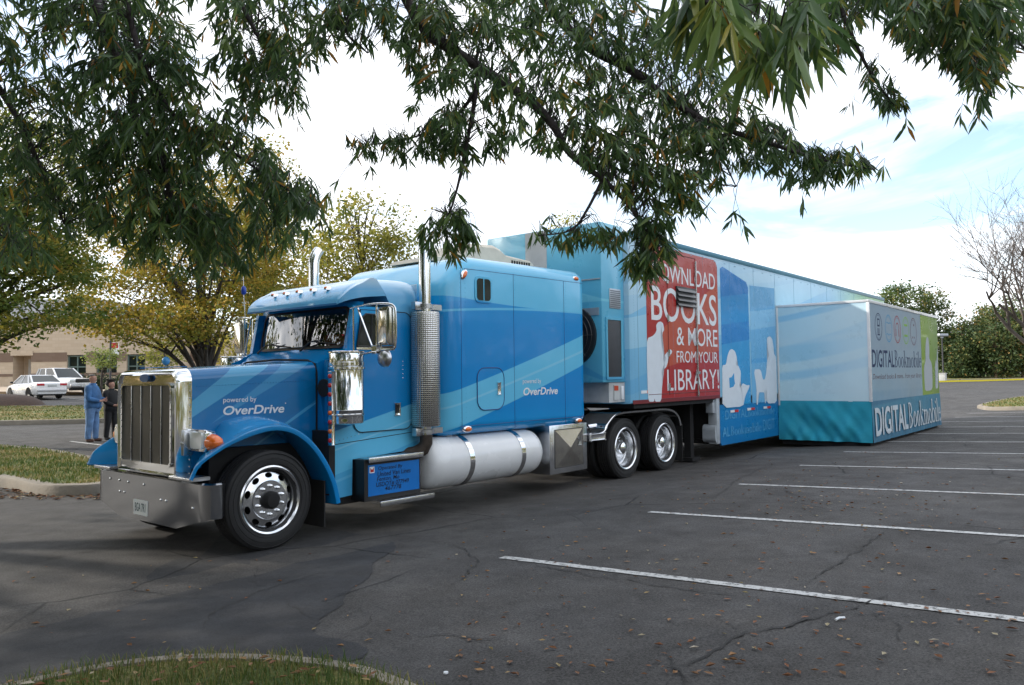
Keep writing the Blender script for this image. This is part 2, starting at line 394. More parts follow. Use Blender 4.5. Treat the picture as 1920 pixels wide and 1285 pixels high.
def drive_rim(sg):
    m = MB()
    m.lathe([(.345, sg*.13), (.352, sg*.137), (.338, sg*.148), (.318, sg*.138), (.308, sg*.09), (.29, sg*.05), (.285, sg*-.03), (.24, sg*-.055), (.13, sg*-.05), (.1, sg*-.045)], (0, 0, 0), 'Y', 48, False)
    return m
for k, xx in enumerate((6.66, 7.98)):
    for sg in (-1, 1):
        w = tyre(.27).build('wheel', RUBBER, truck, ang=60); w.location = (xx, sg*1.08, .5)
        drive_rim(sg).build('rim', ALU, w)
        m = MB(); m.lathe([(.115, sg*-.05), (.11, sg*.05), (.095, sg*.09), (.05, sg*.115), (0, sg*.12)], (0, 0, 0), 'Y', 24)
        m.build('hub', CHROME, w)
        for q in range(10):
            m = MB(); a = 2*math.pi*q/10; m.lathe([(.018, sg*-.055), (.016, sg*-.02), (0, sg*-.015)], (.17*math.cos(a), 0, .17*math.sin(a)), 'Y', 8); m.build('lug_nut', CHROME, w)
        tw = tyre(.27).build('wheel', RUBBER, truck, ang=60); tw.location = (xx, sg*.76, .5)
# bumper
bp = [(-.62, -1.22), (-.69, -1.2), (-.735, -1.14), (-.735, 1.14), (-.69, 1.2), (-.62, 1.22), (-.45, 1.22)]
m = MB()
def bz(y): return .27+max(0, abs(y)-.62)*.24 if abs(y) < 1.2 else .41
pts = [(-.585, -1.22), (-.64, -1.22), (-.69, -1.2), (-.728, -1.14), (-.735, -1.05), (-.735, -.62), (-.735, 0), (-.735, .62), (-.735, 1.05), (-.728, 1.14), (-.69, 1.2), (-.64, 1.22), (-.585, 1.22)]
rings = []
for x, y in pts:
    b = min(.41, bz(y)); rings.append([(x, y, b), (x, y, .73), (x+.02 if abs(y) < 1.21 else x, y*.985, .745), (x+.06, y*.95, .735), (x+.06, y*.95, b+.01)])
m.loft(rings, True)
BUMP = mat('bumper_chrome', (.34, .35, .37), .13, 1)
bumper = m.build('bumper', BUMP, truck, ang=30)
m = MB()
for y, z in ((.86, .65), (.63, .65), (.42, .645), (.06, .645), (.62, .53), (.51, .53), (-.31, .52), (-.42, .52), (-.95, .5)):
    m = MB(); m.lathe([(.014, -.735), (.014, -.741), (.006, -.746), (0, -.747)], (0, y, z), 'X', 10); m.build('bolt', CHROME, bumper)
m = MB(); m.prism(rrect(-.03, .325, .285, .482, .012), lambda u, z, d: (d, u, z), -.7355, -.7405)
lp = m.build('license_plate', mat('plate_white', (.85, .88, .88), .5), bumper)
letters('plate_number', fit(text2d('BGA 7R1', .01), .01, .36, .245, .45), lambda u, z: (-.7425, .255-u, z), mat('plate_ink', (.05, .1, .12), .5), lp)

# grille shell
def ring_yz(x, hw, z0, z1, r, crown=0, n=6):
    q = rrect(-hw, z0, hw, z1, r, n, (0, 0, 1, 1)); return [(x, y, z+(crown*(1-(y/hw)**2) if z > z1-.001-r else 0)) for y, z in q]
HG = .66
def hoodw(x): return .66+(x+.62)*.0986
m = MB()
m.loft([ring_yz(-.735, HG-.05, .80, 1.775, .09, .02), ring_yz(-.76, HG-.03, .78, 1.79, .1, .02), ring_yz(-.755, HG-.01, .77, 1.805, .11, .02), ring_yz(-.72, HG, .76, 1.825, .12, .025), ring_yz(-.60, HG+.004, .76, 1.835, .12, .03)], True, True, True)
gs = m.build('grille_shell', CHROME, truck, ang=40)
# mesh behind chrome rim
gm, t, b = newmat('grille_mesh_metal'); l = t.links.new
tcn = N(t, 'ShaderNodeTexCoord'); br = N(t, 'ShaderNodeTexChecker'); br.inputs['Scale'].default_value = 95; br.inputs[1].default_value = (.10, .095, .08, 1); br.inputs[2].default_value = (.02, .02, .02, 1)
l(tcn.outputs['Object'], br.inputs[0]); l(br.outputs[0], b.inputs['Base Color']); b.inputs['Metallic'].default_value = .6; b.inputs['Roughness'].default_value = .4
m = MB(); m.prism(rrect(-.55, .87, .545, 1.69, .05), lambda u, z, d: (d, u, z), -.739, -.744)
g2 = m.build('grille_mesh', gm, gs)
m = MB()
fr = rrect(-.56, .86, .555, 1.70, .055); fi = rrect(-.535, .885, .53, 1.675, .04)
m.loft([[(-.737, u, z) for u, z in fr], [(-.763, u, z) for u, z in fr], [(-.763, u, z) for u, z in fi], [(-.737, u, z) for u, z in fi]], True, False, False)
m.build('grille_frame', CHROME, gs, ang=30)
for y in (-.33, -.11, .11, .33): m = MB(); m.box(-.754, y-.006, .885, -.744, y+.006, 1.675, .004); m.build('grille_bar', DULL, gs)
m = MB(); m.prism(ell(.0, 1.752, .1, .04), lambda u, z, d: (d, u, z), -.755, -.772)
m.build('emblem', mat('emblem_blue', (.01, .1, .3), .3), gs)
m = MB()
for k in range(24): m.ball((-.765, -.5475 if k < 12 else .5425, .9+.067*(k % 12)), .006, u=6, v=4)
for k in range(14): m.ball((-.62, -HG-.005, .8+.068*k), .008, u=6, v=4)
m.build('rivets', CHROME, gs)

# hood
m = MB(); rings = []
for x in (-.60, -.45, -.2, .1, .4, .65, .8):
    t_ = (x+.6)/1.4; rings.append(ring_yz(x, hoodw(x), .84, 1.825+.085*t_, .10, .035, 6))
m.loft(rings, True)
hood = m.build('hood', HOODM, truck, ang=40)
m = MB()
for k in range(40):
    x = -.55+k*.033
    for sd in (-1, 1): m.ball((x, sd*(hoodw(x)+.001), 1.66+.05*(x+.6)/1.4), .006, u=6, v=4)
for k in range(42): m.ball((-.57, -.5+k*.025, 1.865-.0*k), .006, u=6, v=4)
m.build('rivets', HOODM, hood)
m = MB(); m.tube(spline([(.42, -.78, 1.22), (.5, -.82, 1.14), (.56, -.86, 1.04), (.60, -.9, .98)], 4), .022, 8); m.build('latch_strap', BLACK, hood)
m = MB(); m.tube([(.795, hoodw(.8)*s_, z_) for s_, z_ in ((-1.005, .9), (-1.006, 1.3), (-1.005, 1.8), (-.96, 1.89), (-.8, 1.935), (0, 1.955), (.8, 1.935), (.96, 1.89), (1.005, 1.8), (1.005, .9))], .012, 6); m.build('hood_seam', DARK, hood)
hs_ = lambda x, z: (x, -(hoodw(x)+.004), z)
letters('lettering', join2d(fit(text2d('powered by', .004), -.28, 1.475, .08, 1.545), fit(text2d('OverDrive', .022, .18), -.28, 1.36, .40, 1.455)), hs_, LETTER, hood)
m = MB(); m.sheet(ell(.415, 1.462, .007, .007, 10), hs_); m.build('trademark_dot', LETTER, hood)

# fenders
def fender(sg):
    arch = spline([(-.87, .80, 0), (-.80, .93, 0), (-.66, 1.03, 0), (-.46, 1.13, 0), (-.2, 1.21, 0), (.03, 1.235, 0), (.25, 1.18, 0), (.45, 1.04, 0), (.62, .83, 0), (.74, .6, 0), (.80, .37, 0)], 4)
    rings = []; n = len(arch)
    for i, p in enumerate(arch):
        d = (arch[min(i+1, n-1)]-arch[max(i-1, 0)]).normalized(); nx, nz = -d.y, d.x
        k = i/(n-1); fl = min(1, max(0, (p.x+.87)/.62))                     # front tapers to the grille
        yi = .64 if p.x < .75 else .9
        prof = [(-.035, -1.16), (-.03, -1.19), (-.005, -1.2), (.02, -1.195), (.03, -1.17), (.025, -1.15), (.045, -1.10), (.075, -1.0), (.095, -.86), (.11, -.74), (.11, -yi), (-.0, -yi), (-.04, -1.0)]
        rings.append([(p.x+nx*o+(1-fl)*.62*max(0, 1.17+y), sg*-1*y*(.965+.035*fl) if abs(y) > .9 else sg*-1*y, p.y+nz*o) for o, y in [(a_*(.04+.96*fl**1.8) if a_ > .0 else a_, -max(yi, -b_)) for a_, b_ in prof]])
    m = MB(); m.loft(rings, True); return m
FENM = wrap('blue_wrap_fender', (.002, .22, .57), [('z', .6, 1.3, (.02, .26, .56), .6)], wave=.002)
for sg in (1, -1):
    f = fender(sg).build('fender', FENM, truck, ang=50)
    m = MB(); m.prism(rrect(-.83, .765, -.62, .80, .01), lambda u, z, d: (u, d, z), sg*-.66, sg*-1.06); m.build('fender_bracket', DULL, f)
    # headlight pod
    m = MB()
    y0, y1 = sg*-.74, sg*-1.06
    m.loft([[(x, sg*-y, z) for y, z in rrect(.845-hw, 1.135-hh, .845+hw, 1.135+hh, .035, 4)] for x, hw, hh in ((-.50, .10, .085), (-.59, .145, .105), (-.625, .15, .11), (-.635, .145, .105), (-.635, .115, .082), (-.62, .11, .078))], True)
    hl = m.build('headlight', CHROME, truck, ang=35)
    m = MB(); m.loft([[(x, sg*-y, z) for y, z in rrect(.845-hw, 1.135-hh, .845+hw, 1.135+hh, .03, 4)] for x, hw, hh in ((-.625, .118, .086), (-.655, .112, .08), (-.664, .05, .035))], True); m.build('lens', LENS, hl, ang=60)
    m = MB(); m.loft([[(x, sg*-y, z) for x, z in rrect(-.585-a, 1.115-b_, -.585+a+.05, 1.115+b_, b_*.9, 4)] for y, a, b_ in ((.98, .055, .085), (1.03, .05, .08), (1.09, .035, .055), (1.115, .012, .018))], True); m.build('turn_signal', AMBER, hl, ang=60)
    m = MB(); m.box(-.70, sg*-.70, .98, -.60, sg*-.655, 1.23, .01); m.lathe([(.02, -.745), (.015, -.755), (0, -.757)], (.045, sg*-.68, 1.1), 'X', 10); m.build('headlight_bracket', DULL, hl)
# inner wheel well: black panels standing in for the shade behind the tyres
m = MB(); m.box(-.5, -.815, .5, .80, .815, 1.03); m.box(.74, -1.1, .45, .82, 1.1, 1.15); m.build('wheel_well', DARK, truck)
for y in (-1.12, .72): m = MB(); m.box(.66, y, .12, .675, y+.4, .62); m.build('mud_flap', RUBBER, truck)

# cab: lower shell with door side panels, open front for the windscreen
m = MB()
side = [(.80, .90), (.84, .38), (1.13, .40), (1.14, .80), (2.14, .84), (2.2, .9), (2.2, 2.56), (1.16, 2.56), (1.06, 2.06), (.80, 1.93)]
m.prism([(x, z) for x, z in side], lambda x, z, d: (x, d, z), -1.0, -.94); m.prism([(x, z) for x, z in side], lambda x, z, d: (x, d, z), .94, 1.0)
m.box(2.14, -.94, .9, 2.2, .94, 2.56); m.box(.9, -.94, .9, 2.14, .94, .96)
# cowl and windscreen frame
m.loft([[(.80, y, z) for y, z in ((-.99, .9), (-.8, 1.90), (0, 1.93), (.8, 1.90), (.99, .9))], [(1.07, y, z) for y, z in ((-.985, .9), (-.97, 2.055), (0, 2.075), (.97, 2.055), (.985, .9))]], True)
def wsx(z): return 1.06+(z-2.05)*.19
outer = rrect(-.995, 2.04, .995, 2.62, .02, 5); inner = rrect(-.86, 2.10, .86, 2.55, .09, 5)
oo = rrect(-.995, 2.04, .995, 2.62, .02, 5)
bow = lambda y: .10*(y*y)
m.loft([[(wsx(z)+bow(u), u, z) for u, z in outer], [(wsx(z)+bow(u)-.004, u, z) for u, z in inner], [(wsx(z)+bow(u)+.04, u, z) for u, z in inner], [(wsx(z)+.05+bow(u), u, z) for u, z in outer]], True, False, False)
m.box(.9, -.93, 1.1, 1.6, .93, 1.95)
cab = m.build('cab', CABM, truck, ang=35)
m = MB(); o1 = rrect(-.885, 2.08, .885, 2.57, .1, 5); o2 = rrect(-.85, 2.11, .85, 2.54, .085, 5)
m.loft([[(wsx(z)+bow(u)-.005, u, z) for u, z in o1], [(wsx(z)+bow(u)-.016, u, z) for u, z in o1], [(wsx(z)+bow(u)-.016, u, z) for u, z in o2], [(wsx(z)+bow(u)-.005, u, z) for u, z in o2]], True, False, False)
seal = m.build('windshield_seal', BLACK, cab)
m = MB()
ny, nz_ = 14, 6
grid = [[(wsx(2.11+.43*j/nz_)+bow(-.85+1.7*i/ny)-.008, -.85+1.7*i/ny, 2.11+.43*j/nz_) for i in range(ny+1)] for j in range(nz_+1)]
m.loft(grid, False); m.build('windshield', GLASS, cab, ang=80)
INT = mat('cab_interior', (.03, .03, .032), .8, var=.2)
m = MB(); m.box(1.2, -.9, 1.97, 1.55, .9, 2.1, .03); m.box(1.75, -.85, 1.6, 1.9, -.3, 2.45, .06); m.box(1.75, .3, 1.6, 1.9, .85, 2.45, .06); m.tube([(1.5+.08*math.sin(a), -.5+.22*math.cos(a), 2.12+.2*math.sin(a)) for a in [i*.4 for i in range(17)]], .014, 6)
dash = m.build('dashboard', INT, cab)
m = MB(); m.box(1.15, -.83, 2.10, 1.19, -.48, 2.24, .01); m.build('red_folder', mat('red_card', (.5, .03, .04), .5), dash)
for y0, y1, z1 in ((-.12, -.60, 2.16), (.80, .30, 2.15)):
    m = MB(); m.tube([(1.05, y0 if y0 < 0 else y0, 2.06), (1.02, (y0+y1)/2, z1), (1.04, y1, z1+.02)], [.012, .01, .006], 6)
    m.tube([(1.06, y1-.2, z1-.035), (1.045, y1+.25, z1+.01)], .008, 5); m.build('wiper', BLACK, cab)
# roof and visor
ROOFM = wrap('blue_wrap_roof_sky_sheen', (.11, .40, .68), [((2.62, .1, 0), (2.68, .16, 0), BLUE_M, .6), ('z', 2.70, 2.92, (.50, .68, .80), .9)], rough=.22, wave=.003)  # blue wrap, its top paled in the colour for bright sky reflection
m = MB(); rings = []
for x, hw, z0, z1, r in ((.94, .93, 2.55, 2.585, .02), (.965, .955, 2.545, 2.635, .05), (1.03, .98, 2.545, 2.70, .09), (1.12, .995, 2.54, 2.765, .13), (1.27, 1.006, 2.50, 2.835, .17), (1.5, 1.006, 2.50, 2.89, .2), (1.8, 1.006, 2.50, 2.915, .2), (2.08, 1.006, 2.50, 2.915, .2), (2.17, .98, 2.555, 2.88, .19), (2.21, .95, 2.555, 2.82, .17)):
    rings.append([(x+.05*y*y*max(0, 1-(x-.94)/.6), y, z+(.03*(1-(y/hw)**2) if z > z0+.01 else 0)) for y, z in rrect(-hw, z0, hw, z1, r, 10, (0, 0, 1, 1))])
nr = len(rings[0]); cols_ = [spline([r[i] for r in rings], 4) for i in range(nr)]; rings = [[c[j] for c in cols_] for j in range(len(cols_[0]))]
m.loft(rings, True)
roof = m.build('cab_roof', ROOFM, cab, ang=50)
for y in (-.55, -.28, 0, .28, .55):
    m = MB(); m.loft([[(1.13+xx+.05*y*y, y+yy, z) for xx, yy in ell(0, 0, a, b_, 12)] for z, a, b_ in ((2.775, .06, .03), (2.80, .055, .028), (2.815, .035, .018))], True)
    mk = m.build('marker_light', CHROME, roof, ang=60)
    m = MB(); m.ball((1.10+.05*y*y, y, 2.795), .022, (1.3, 1, .9)); m.build('lens', AMBER, mk)
# doors
dpoly = [(x, z) for x, z in rrect(1.15, 1.10, 2.05, 2.52, .12, 5, (1, 1, 1, 0))]
dpoly = [(x if z < 2.1 or x > 1.5 else x+.0+(z-2.1)*.25, z) for x, z in dpoly]
for sg in (1, -1):
    m = MB(); m.prism(dpoly, lambda x, z, d: (x, sg*d, z), -.995, -1.012)
    d = m.build('door', CABM, cab, bevel=.004)
    cx = sum(p[0] for p in dpoly)/len(dpoly); cz = sum(p[1] for p in dpoly)/len(dpoly)
    m = MB(); m.tube([(x, sg*-1.0125, z) for x, z in dpoly+dpoly[:1]], .0055, 5, False); m.build('door_seal', DARK, d)
    wp = [(1.20, 2.09), (1.73, 2.09), (1.77, 2.14), (1.77, 2.42), (1.70, 2.47), (1.33, 2.47), (1.26, 2.42)]
    m = MB(); m.prism(wp, lambda x, z, d_: (x, sg*d_, z), -1.0125, -1.018); wn = m.build('window', WINDOW, d)
    m = MB(); m.tube([(x, sg*-1.018, z) for x, z in wp+wp[:1]], .011, 6, False); m.tube([(1.40, sg*-1.02, 2.09), (1.42, sg*-1.02, 2.47)], .009, 6); m.build('window_frame', BLACK, wn)
    m = MB(); m.box(1.19, sg*-1.013, 2.055, 1.76, sg*-1.02, 2.08); m.build('window_sill', CHROME, d)
    m = MB(); m.box(1.755, sg*-1.012, 1.27, 1.845, sg*-1.025, 1.42, .008); hn = m.build('door_handle', CHROME, d)
    m = MB(); m.box(1.775, sg*-1.025, 1.30, 1.825, sg*-1.031, 1.40, .004); m.build('latch', BLACK, hn)
    m = MB()
    for k in range(5): m.ball((1.9, sg*-1.013, 1.72+.05*k), .007, u=6, v=4)
    for k in range(5): m.ball((2.12, sg*-1.001, 1.72+.05*k), .007, u=6, v=4)
    for k in range(22): m.ball((.9+.055*k, sg*-1.001, 1.02+.01*k), .0055, u=6, v=4)
    m.build('rivets', CHROME, d)
m = MB(); m.tube([(.86, -1.001, .985), (2.19, -1.001, 1.06)], .004, 4); m.build('panel_seam', DARK, cab)

# gap filler between cab and sleeper
m = MB(); m.box(2.2, -.9, .95, 2.5, .9, 2.75); m.build('cab_boot', BODY, truck)

# sleeper
m = MB(); rings = []
for x, hw, z0, z1, r in ((2.44, .92, 1.05, 2.86, .05), (2.455, 1.02, 1.0, 2.90, .08), (2.50, 1.11, .98, 2.96, .12), (2.58, 1.17, .97, 3.04, .15), (2.72, 1.2, .97, 3.17, .17), (2.86, 1.2, .97, 3.27, .18), (3.0, 1.2, .97, 3.31, .18), (4.2, 1.2, .97, 3.33, .17), (5.40, 1.2, .97, 3.34, .16), (5.48, 1.19, .98, 3.32, .15), (5.52, 1.17, 1.0, 3.29, .13)):
    rings.append([(x, y, z+(.03*(1-(y/hw)**2) if z > z1-r else 0)) for y, z in [(a, b_) for a, b_ in rrect(-hw, z0, hw, z1, r, 6)]])
m.loft(rings, True)
slp = m.build('sleeper', SLEEPM, truck, ang=30)
S = Yn(-1.203)
m = MB()
for x in (2.74, 3.8, 4.99): m.tube([(x, -1.2005, 1.0), (x, -1.2005, 3.15)], .0035, 4)
m.tube([(2.7, -1.2005, 1.09), (5.5, -1.2005, 1.09)], .0035, 4); m.tube([(2.8, -1.2005, 3.13), (5.5, -1.2005, 3.16)], .003, 4)
m.build('panel_seams', mat('seam_blue', (.0, .04, .2), .4), slp)
m = MB()
for x in (2.72, 2.82, 3.83, 4.96, 5.04):
    for k in range(34): m.ball((x, -1.201, 1.08+.062*k), .005, u=6, v=4)
for k in range(60): m.ball((2.78+.045*k, -1.201, 1.05), .005, u=6, v=4)
m.build('rivets', SLEEPM, slp)
m = MB(); m.prism(rrect(3.0, 2.70, 3.34, 3.06, .08), lambda x, z, d: (x, d, z), -1.195, -1.212)
vw = m.build('vent_window', SLEEPM, slp, bevel=.004)
m = MB(); m.prism(rrect(3.035, 2.735, 3.16, 3.025, .05, 5, (1, 0, 0, 1)), lambda x, z, d: (x, d, z), -1.2125, -1.217); m.prism(rrect(3.185, 2.735, 3.305, 3.025, .05, 5, (0, 1, 1, 0)), lambda x, z, d: (x, d, z), -1.2125, -1.217); m.build('pane', WINDOW, vw)
dp = rrect(3.03, 1.28, 3.57, 1.84, .14)
m = MB(); m.prism(dp, lambda x, z, d: (x, d, z), -1.198, -1.206); sd = m.build('storage_door', SLEEPM, slp, bevel=.003)
m = MB(); m.tube([(x, -1.2062, z) for x, z in dp+dp[:1]], .007, 5, False); m.build('door_seal', mat('seal_blue', (.0, .05, .2), .5), sd)
m = MB(); m.box(3.42, -1.206, 1.48, 3.49, -1.214, 1.64, .008); m.box(3.44, -1.214, 1.50, 3.465, -1.22, 1.6, .004); m.build('latch', CHROME, sd)
for x, z, tilt in ((2.84, 1.05, 0), (5.33, 1.03, 0), (5.33, 3.22, 0), (2.80, 3.05, .9)):
    m = MB(); c_, s_ = math.cos(tilt), math.sin(tilt)
    m.loft([[(x+u*c_-v*s_, y-(.0 if z < 3.1 else -.02), z+u*s_+v*c_) for u, v in ell(0, 0, a, b_, 16)] for y, a, b_ in ((-1.19, .085, .045), (-1.212, .08, .042), (-1.22, .065, .032))], True)
    mk = m.build('marker_light', CHROME, slp, ang=60)
    m = MB(); m.loft([[(x+u*c_-v*s_, y-(.0 if z < 3.1 else -.02), z+u*s_+v*c_) for u, v in ell(0, 0, a, b_, 16)] for y, a, b_ in ((-1.218, .06, .03), (-1.235, .045, .022), (-1.24, .02, .01))], True); m.build('lens', AMBER, mk, ang=70)
letters('lettering', join2d(fit(text2d('powered by'), 3.98, 1.60, 4.40, 1.685), fit(text2d('OverDrive', .022, .18), 3.99, 1.45, 4.80, 1.56)), lambda x, z: (x, -1.2035, z), LETTER, slp)
# roof air conditioner
CREAM = mat('cream_plastic', (.6, .55, .45), .5, var=.06)
m = MB(); apr = [(2.95, 3.34), (3.0, 3.40), (3.6, 3.47), (3.72, 3.62), (3.85, 3.69), (4.3, 3.72), (4.45, 3.68), (4.6, 3.60), (5.2, 3.57), (5.25, 3.53), (5.25, 3.36)]; m.loft([[(x, y, 3.34+(z-3.34)*k) for x, z in apr] for y, k in ((-.42, .85), (-.38, .97), (-.3, 1), (.3, 1), (.38, .97), (.42, .85))], True)
ac = m.build('roof_air_conditioner', CREAM, truck, ang=40)
m = MB()
for k in range(8): m.box(4.7+.06*k, -.43, 3.42, 4.73+.06*k, -.40, 3.52)
m.build('grille_slots', DARK, ac)

# exhaust stacks
pm, t, b = newmat('perforated_chrome'); l = t.links.new
tcn = N(t, 'ShaderNodeTexCoord'); mpn = N(t, 'ShaderNodeMapping'); l(tcn.outputs['UV'], mpn.inputs[0]); vo = N(t, 'ShaderNodeTexVoronoi', feature='F1'); vo.inputs['Scale'].default_value = 1; vo.inputs['Randomness'].default_value = .12; mpn.inputs['Scale'].default_value = (48, 42, 1); l(mpn.outputs[0], vo.inputs['Vector'])
rpn = N(t, 'ShaderNodeValToRGB'); rpn.color_ramp.elements[0].position = .22; rpn.color_ramp.elements[1].position = .3; rpn.color_ramp.elements[0].color = (.02, .02, .02, 1); rpn.color_ramp.elements[1].color = (.62, .61, .58, 1); l(vo.outputs['Distance'], rpn.inputs[0]); l(rpn.outputs[0], b.inputs['Base Color'])
b.inputs['Metallic'].default_value = .9; b.inputs['Roughness'].default_value = .22
bpn = N(t, 'ShaderNodeBump'); bpn.inputs['Strength'].default_value = .6; bpn.inputs['Distance'].default_value = .01; l(vo.outputs['Distance'], bpn.inputs['Height']); l(bpn.outputs[0], b.inputs['Normal'])
def uvcyl(o, cx, cy):
    me = o.data; uv = me.uv_layers.new()
    for p in me.polygons:
        us = []
        for li in p.loop_indices:
            c = me.vertices[me.loops[li].vertex_index].co; us.append((math.atan2(c.y-cy, c.x-cx)/(2*math.pi)+.5, c.z))
        mxu = max(u for u, _ in us)
        for li, (u, z) in zip(p.loop_indices, us): uv.data[li].uv = (u+1 if mxu-u > .5 else u, z)
for sg in (-1, 1):
    cy = sg*1.14
    m = MB()
    path = [(2.16, cy, 1.0), (2.16, cy, 3.35)]+[(2.16+.30*(1-math.cos(a)), cy, 3.35+.30*math.sin(a)) for a in (.2, .4, .6, .8)]
    m.tube(path, .075, 24); es = m.build('exhaust_stack', CHROME, truck, ang=40)
    m = MB(); m.lathe([(.11, 1.12), (.17, 1.125), (.18, 1.14), (.18, 2.5), (.17, 2.53), (.08, 2.535)], (2.16, cy, 0), 'Z', 40)
    hsd = m.build('heat_shield', pm, es, ang=40); uvcyl(hsd, 2.16, cy)
    for z in (2.60, 1.06): m = MB(); m.lathe([(.085, z-.03), (.095, z-.025), (.095, z+.025), (.085, z+.03)], (2.16, cy, 0), 'Z', 24); m.box(1.98, cy-.02 if sg < 0 else cy-.06, z-.05, 2.1, cy+.06 if sg < 0 else cy+.02, z+.05, .006); m.box(2.2, min(cy, cy-sg*.25), z-.035, 2.45, max(cy, cy-sg*.25), z+.035); m.build('clamp', DULL, es)
    m = MB(); m.tube([(2.16, cy, 1.02), (2.16, cy, .92), (2.13, cy+.02*-sg, .85), (2.06, cy-.08*sg, .80), (1.95, cy-.2*sg, .78)], [.08, .08, .085, .085, .08], 16); m.build('exhaust_elbow', mat('rusty_steel', (.07, .055, .045), .6, .6, var=.3, vscale=20), es, ang=60)

# air cleaner with light bar
for sg in (-1, 1):
    ay = sg*1.14
    m = MB(); m.lathe([(.17, 1.22), (.188, 1.23), (.192, 1.27), (.192, 1.37), (.196, 1.375), (.192, 1.38), (.192, 1.86), (.2, 1.865), (.2, 1.90), (.192, 1.905), (.192, 2.0), (.185, 2.02), (.0, 2.03)], (.95, ay, 0), 'Z', 40)
    acn = m.build('air_cleaner', CHROME, truck, ang=40)
    m = MB(); m.lathe([(.198, 1.82), (.208, 1.825), (.208, 1.85), (.198, 1.855)], (.95, ay, 0), 'Z', 40); m.lathe([(.193, 2.0), (.2, 2.005), (.2, 2.02), (.193, 2.025)], (.95, ay, 0), 'Z', 40); m.lathe([(.193, 1.31), (.197, 1.315), (.197, 1.33), (.193, 1.335)], (.95, ay, 0), 'Z', 40); m.build('band', CHROME, acn)
    m = MB(); m.box(.72, ay-sg*.02, 1.0, .76, ay+sg*.03, 1.80, .006); lb = m.build('light_bar', CHROME, acn)
    for k in range(8):
        m = MB(); m.ball((.715, ay+.005*sg, 1.05+.1*k), .026, (.7, 1, 1)); m.build('bar_light', REDLENS if k not in (1, 3) else AMBER, lb)
    m = MB(); m.lathe([(.1, -.02), (.1, .05)], (.80, ay-sg*.2, 1.62), 'X', 20); m.box(.8, ay-.15*max(sg, 0) - (.0 if sg > 0 else 0), 1.3, .86, ay+.15*max(-sg, 0), 1.7); m.build('intake_duct', RUBBER, acn)

# mirrors
for sg in (-1, 1):
    Y0, Y1 = sg*1.02, sg*1.50
    m = MB()
    loop = spline([(1.10, Y0, 2.52), (1.14, sg*1.3, 2.55), (1.2, sg*1.5, 2.55), (1.24, sg*1.6, 2.52), (1.25, sg*1.62, 2.42), (1.25, sg*1.62, 2.12), (1.24, sg*1.58, 2.04), (1.18, sg*1.42, 2.03), (1.16, Y0, 1.97)], 4)
    m.tube(loop, .013, 8)
    m.tube([(1.12, sg*1.05, 2.52), (1.12, sg*1.05, 2.03)], .011, 6); m.tube([(1.14, sg*1.1, 2.53), (1.18, sg*1.32, 2.05)], .012, 6); m.tube([(1.2, sg*1.36, 2.54), (1.2, sg*1.36, 2.03)], .012, 6)
    m.box(1.15, sg*1.34, 2.0, 1.23, sg*1.4, 2.08, .01)
    br_ = m.build('mirror_bracket', CHROME, truck, ang=60)
    m = MB(); m.loft([[(x, sg*y, z) for y, z in rrect(1.49-a, 2.30-b_, 1.49+a, 2.30+b_, .03)] for x, a, b_ in ((1.17, .075, .18), (1.19, .095, .215), (1.22, .1, .22), (1.262, .1, .22))], True); mr_ = m.build('mirror', mat('mirror_shell', (.62, .6, .55), .14, 1, var=.05), br_, ang=35)
    m = MB(); m.prism(rrect(1.405, 2.095, 1.575, 2.505, .02), lambda y, z, d: (d, sg*y, z), 1.2625, 1.266); m.build('mirror_glass', mat('mirror_silver', (.85, .86, .88), .02, 1), mr_)
    m = MB(); m.lathe([(0, 1.16), (.05, 1.165), (.09, 1.19), (.1, 1.215), (.1, 1.235)], (0, sg*1.47, 1.94), 'X', 28); m.tube([(1.2, sg*1.4, 2.03), (1.21, sg*1.45, 1.98)], .01, 6); m.build('round_mirror', DULL, br_, ang=50)
m = MB(); m.tube([(1.06, 1.10, 2.45), (1.05, 1.13, 2.85), (1.05, 1.14, 3.2)], [.006, .005, .003], 6); an = m.build('antenna', DULL, truck)
m = MB(); m.lathe([(.015, 0), (.032, .02), (.032, .09), (.015, .11), (0, .12)], (1.05, 1.13, 2.84), 'Z', 14); m.build('antenna_ball', mat('antenna_blue', (.01, .05, .35), .4), an, ang=60)

# fuel tanks
for sg in (-1, 1):
    yc = sg*.98
    m = MB(); m.lathe([(0, 2.15), (.2, 2.155), (.27, 2.18), (.31, 2.24), (.325, 2.33), (.325, 4.20), (.31, 4.29), (.27, 4.35), (.2, 4.37), (0, 4.375)], (0, yc, .64), 'X', 48)
    for f in m.bm.verts: pass
    ft = m.build('fuel_tank', WHITE, truck, ang=60)
    for x in (2.82, 3.86):
        m = MB(); m.lathe([(.328, x-.045), (.334, x-.043), (.334, x+.043), (.328, x+.045)], (0, yc, .64), 'X', 48); m.build('tank_strap', CHROME, ft, ang=40)
    m = MB(); m.lathe([(.06, .0), (.06, .03), (.0, .035)], (2.7, yc, .96), 'Z', 16); m.build('filler_cap', CHROME, ft)

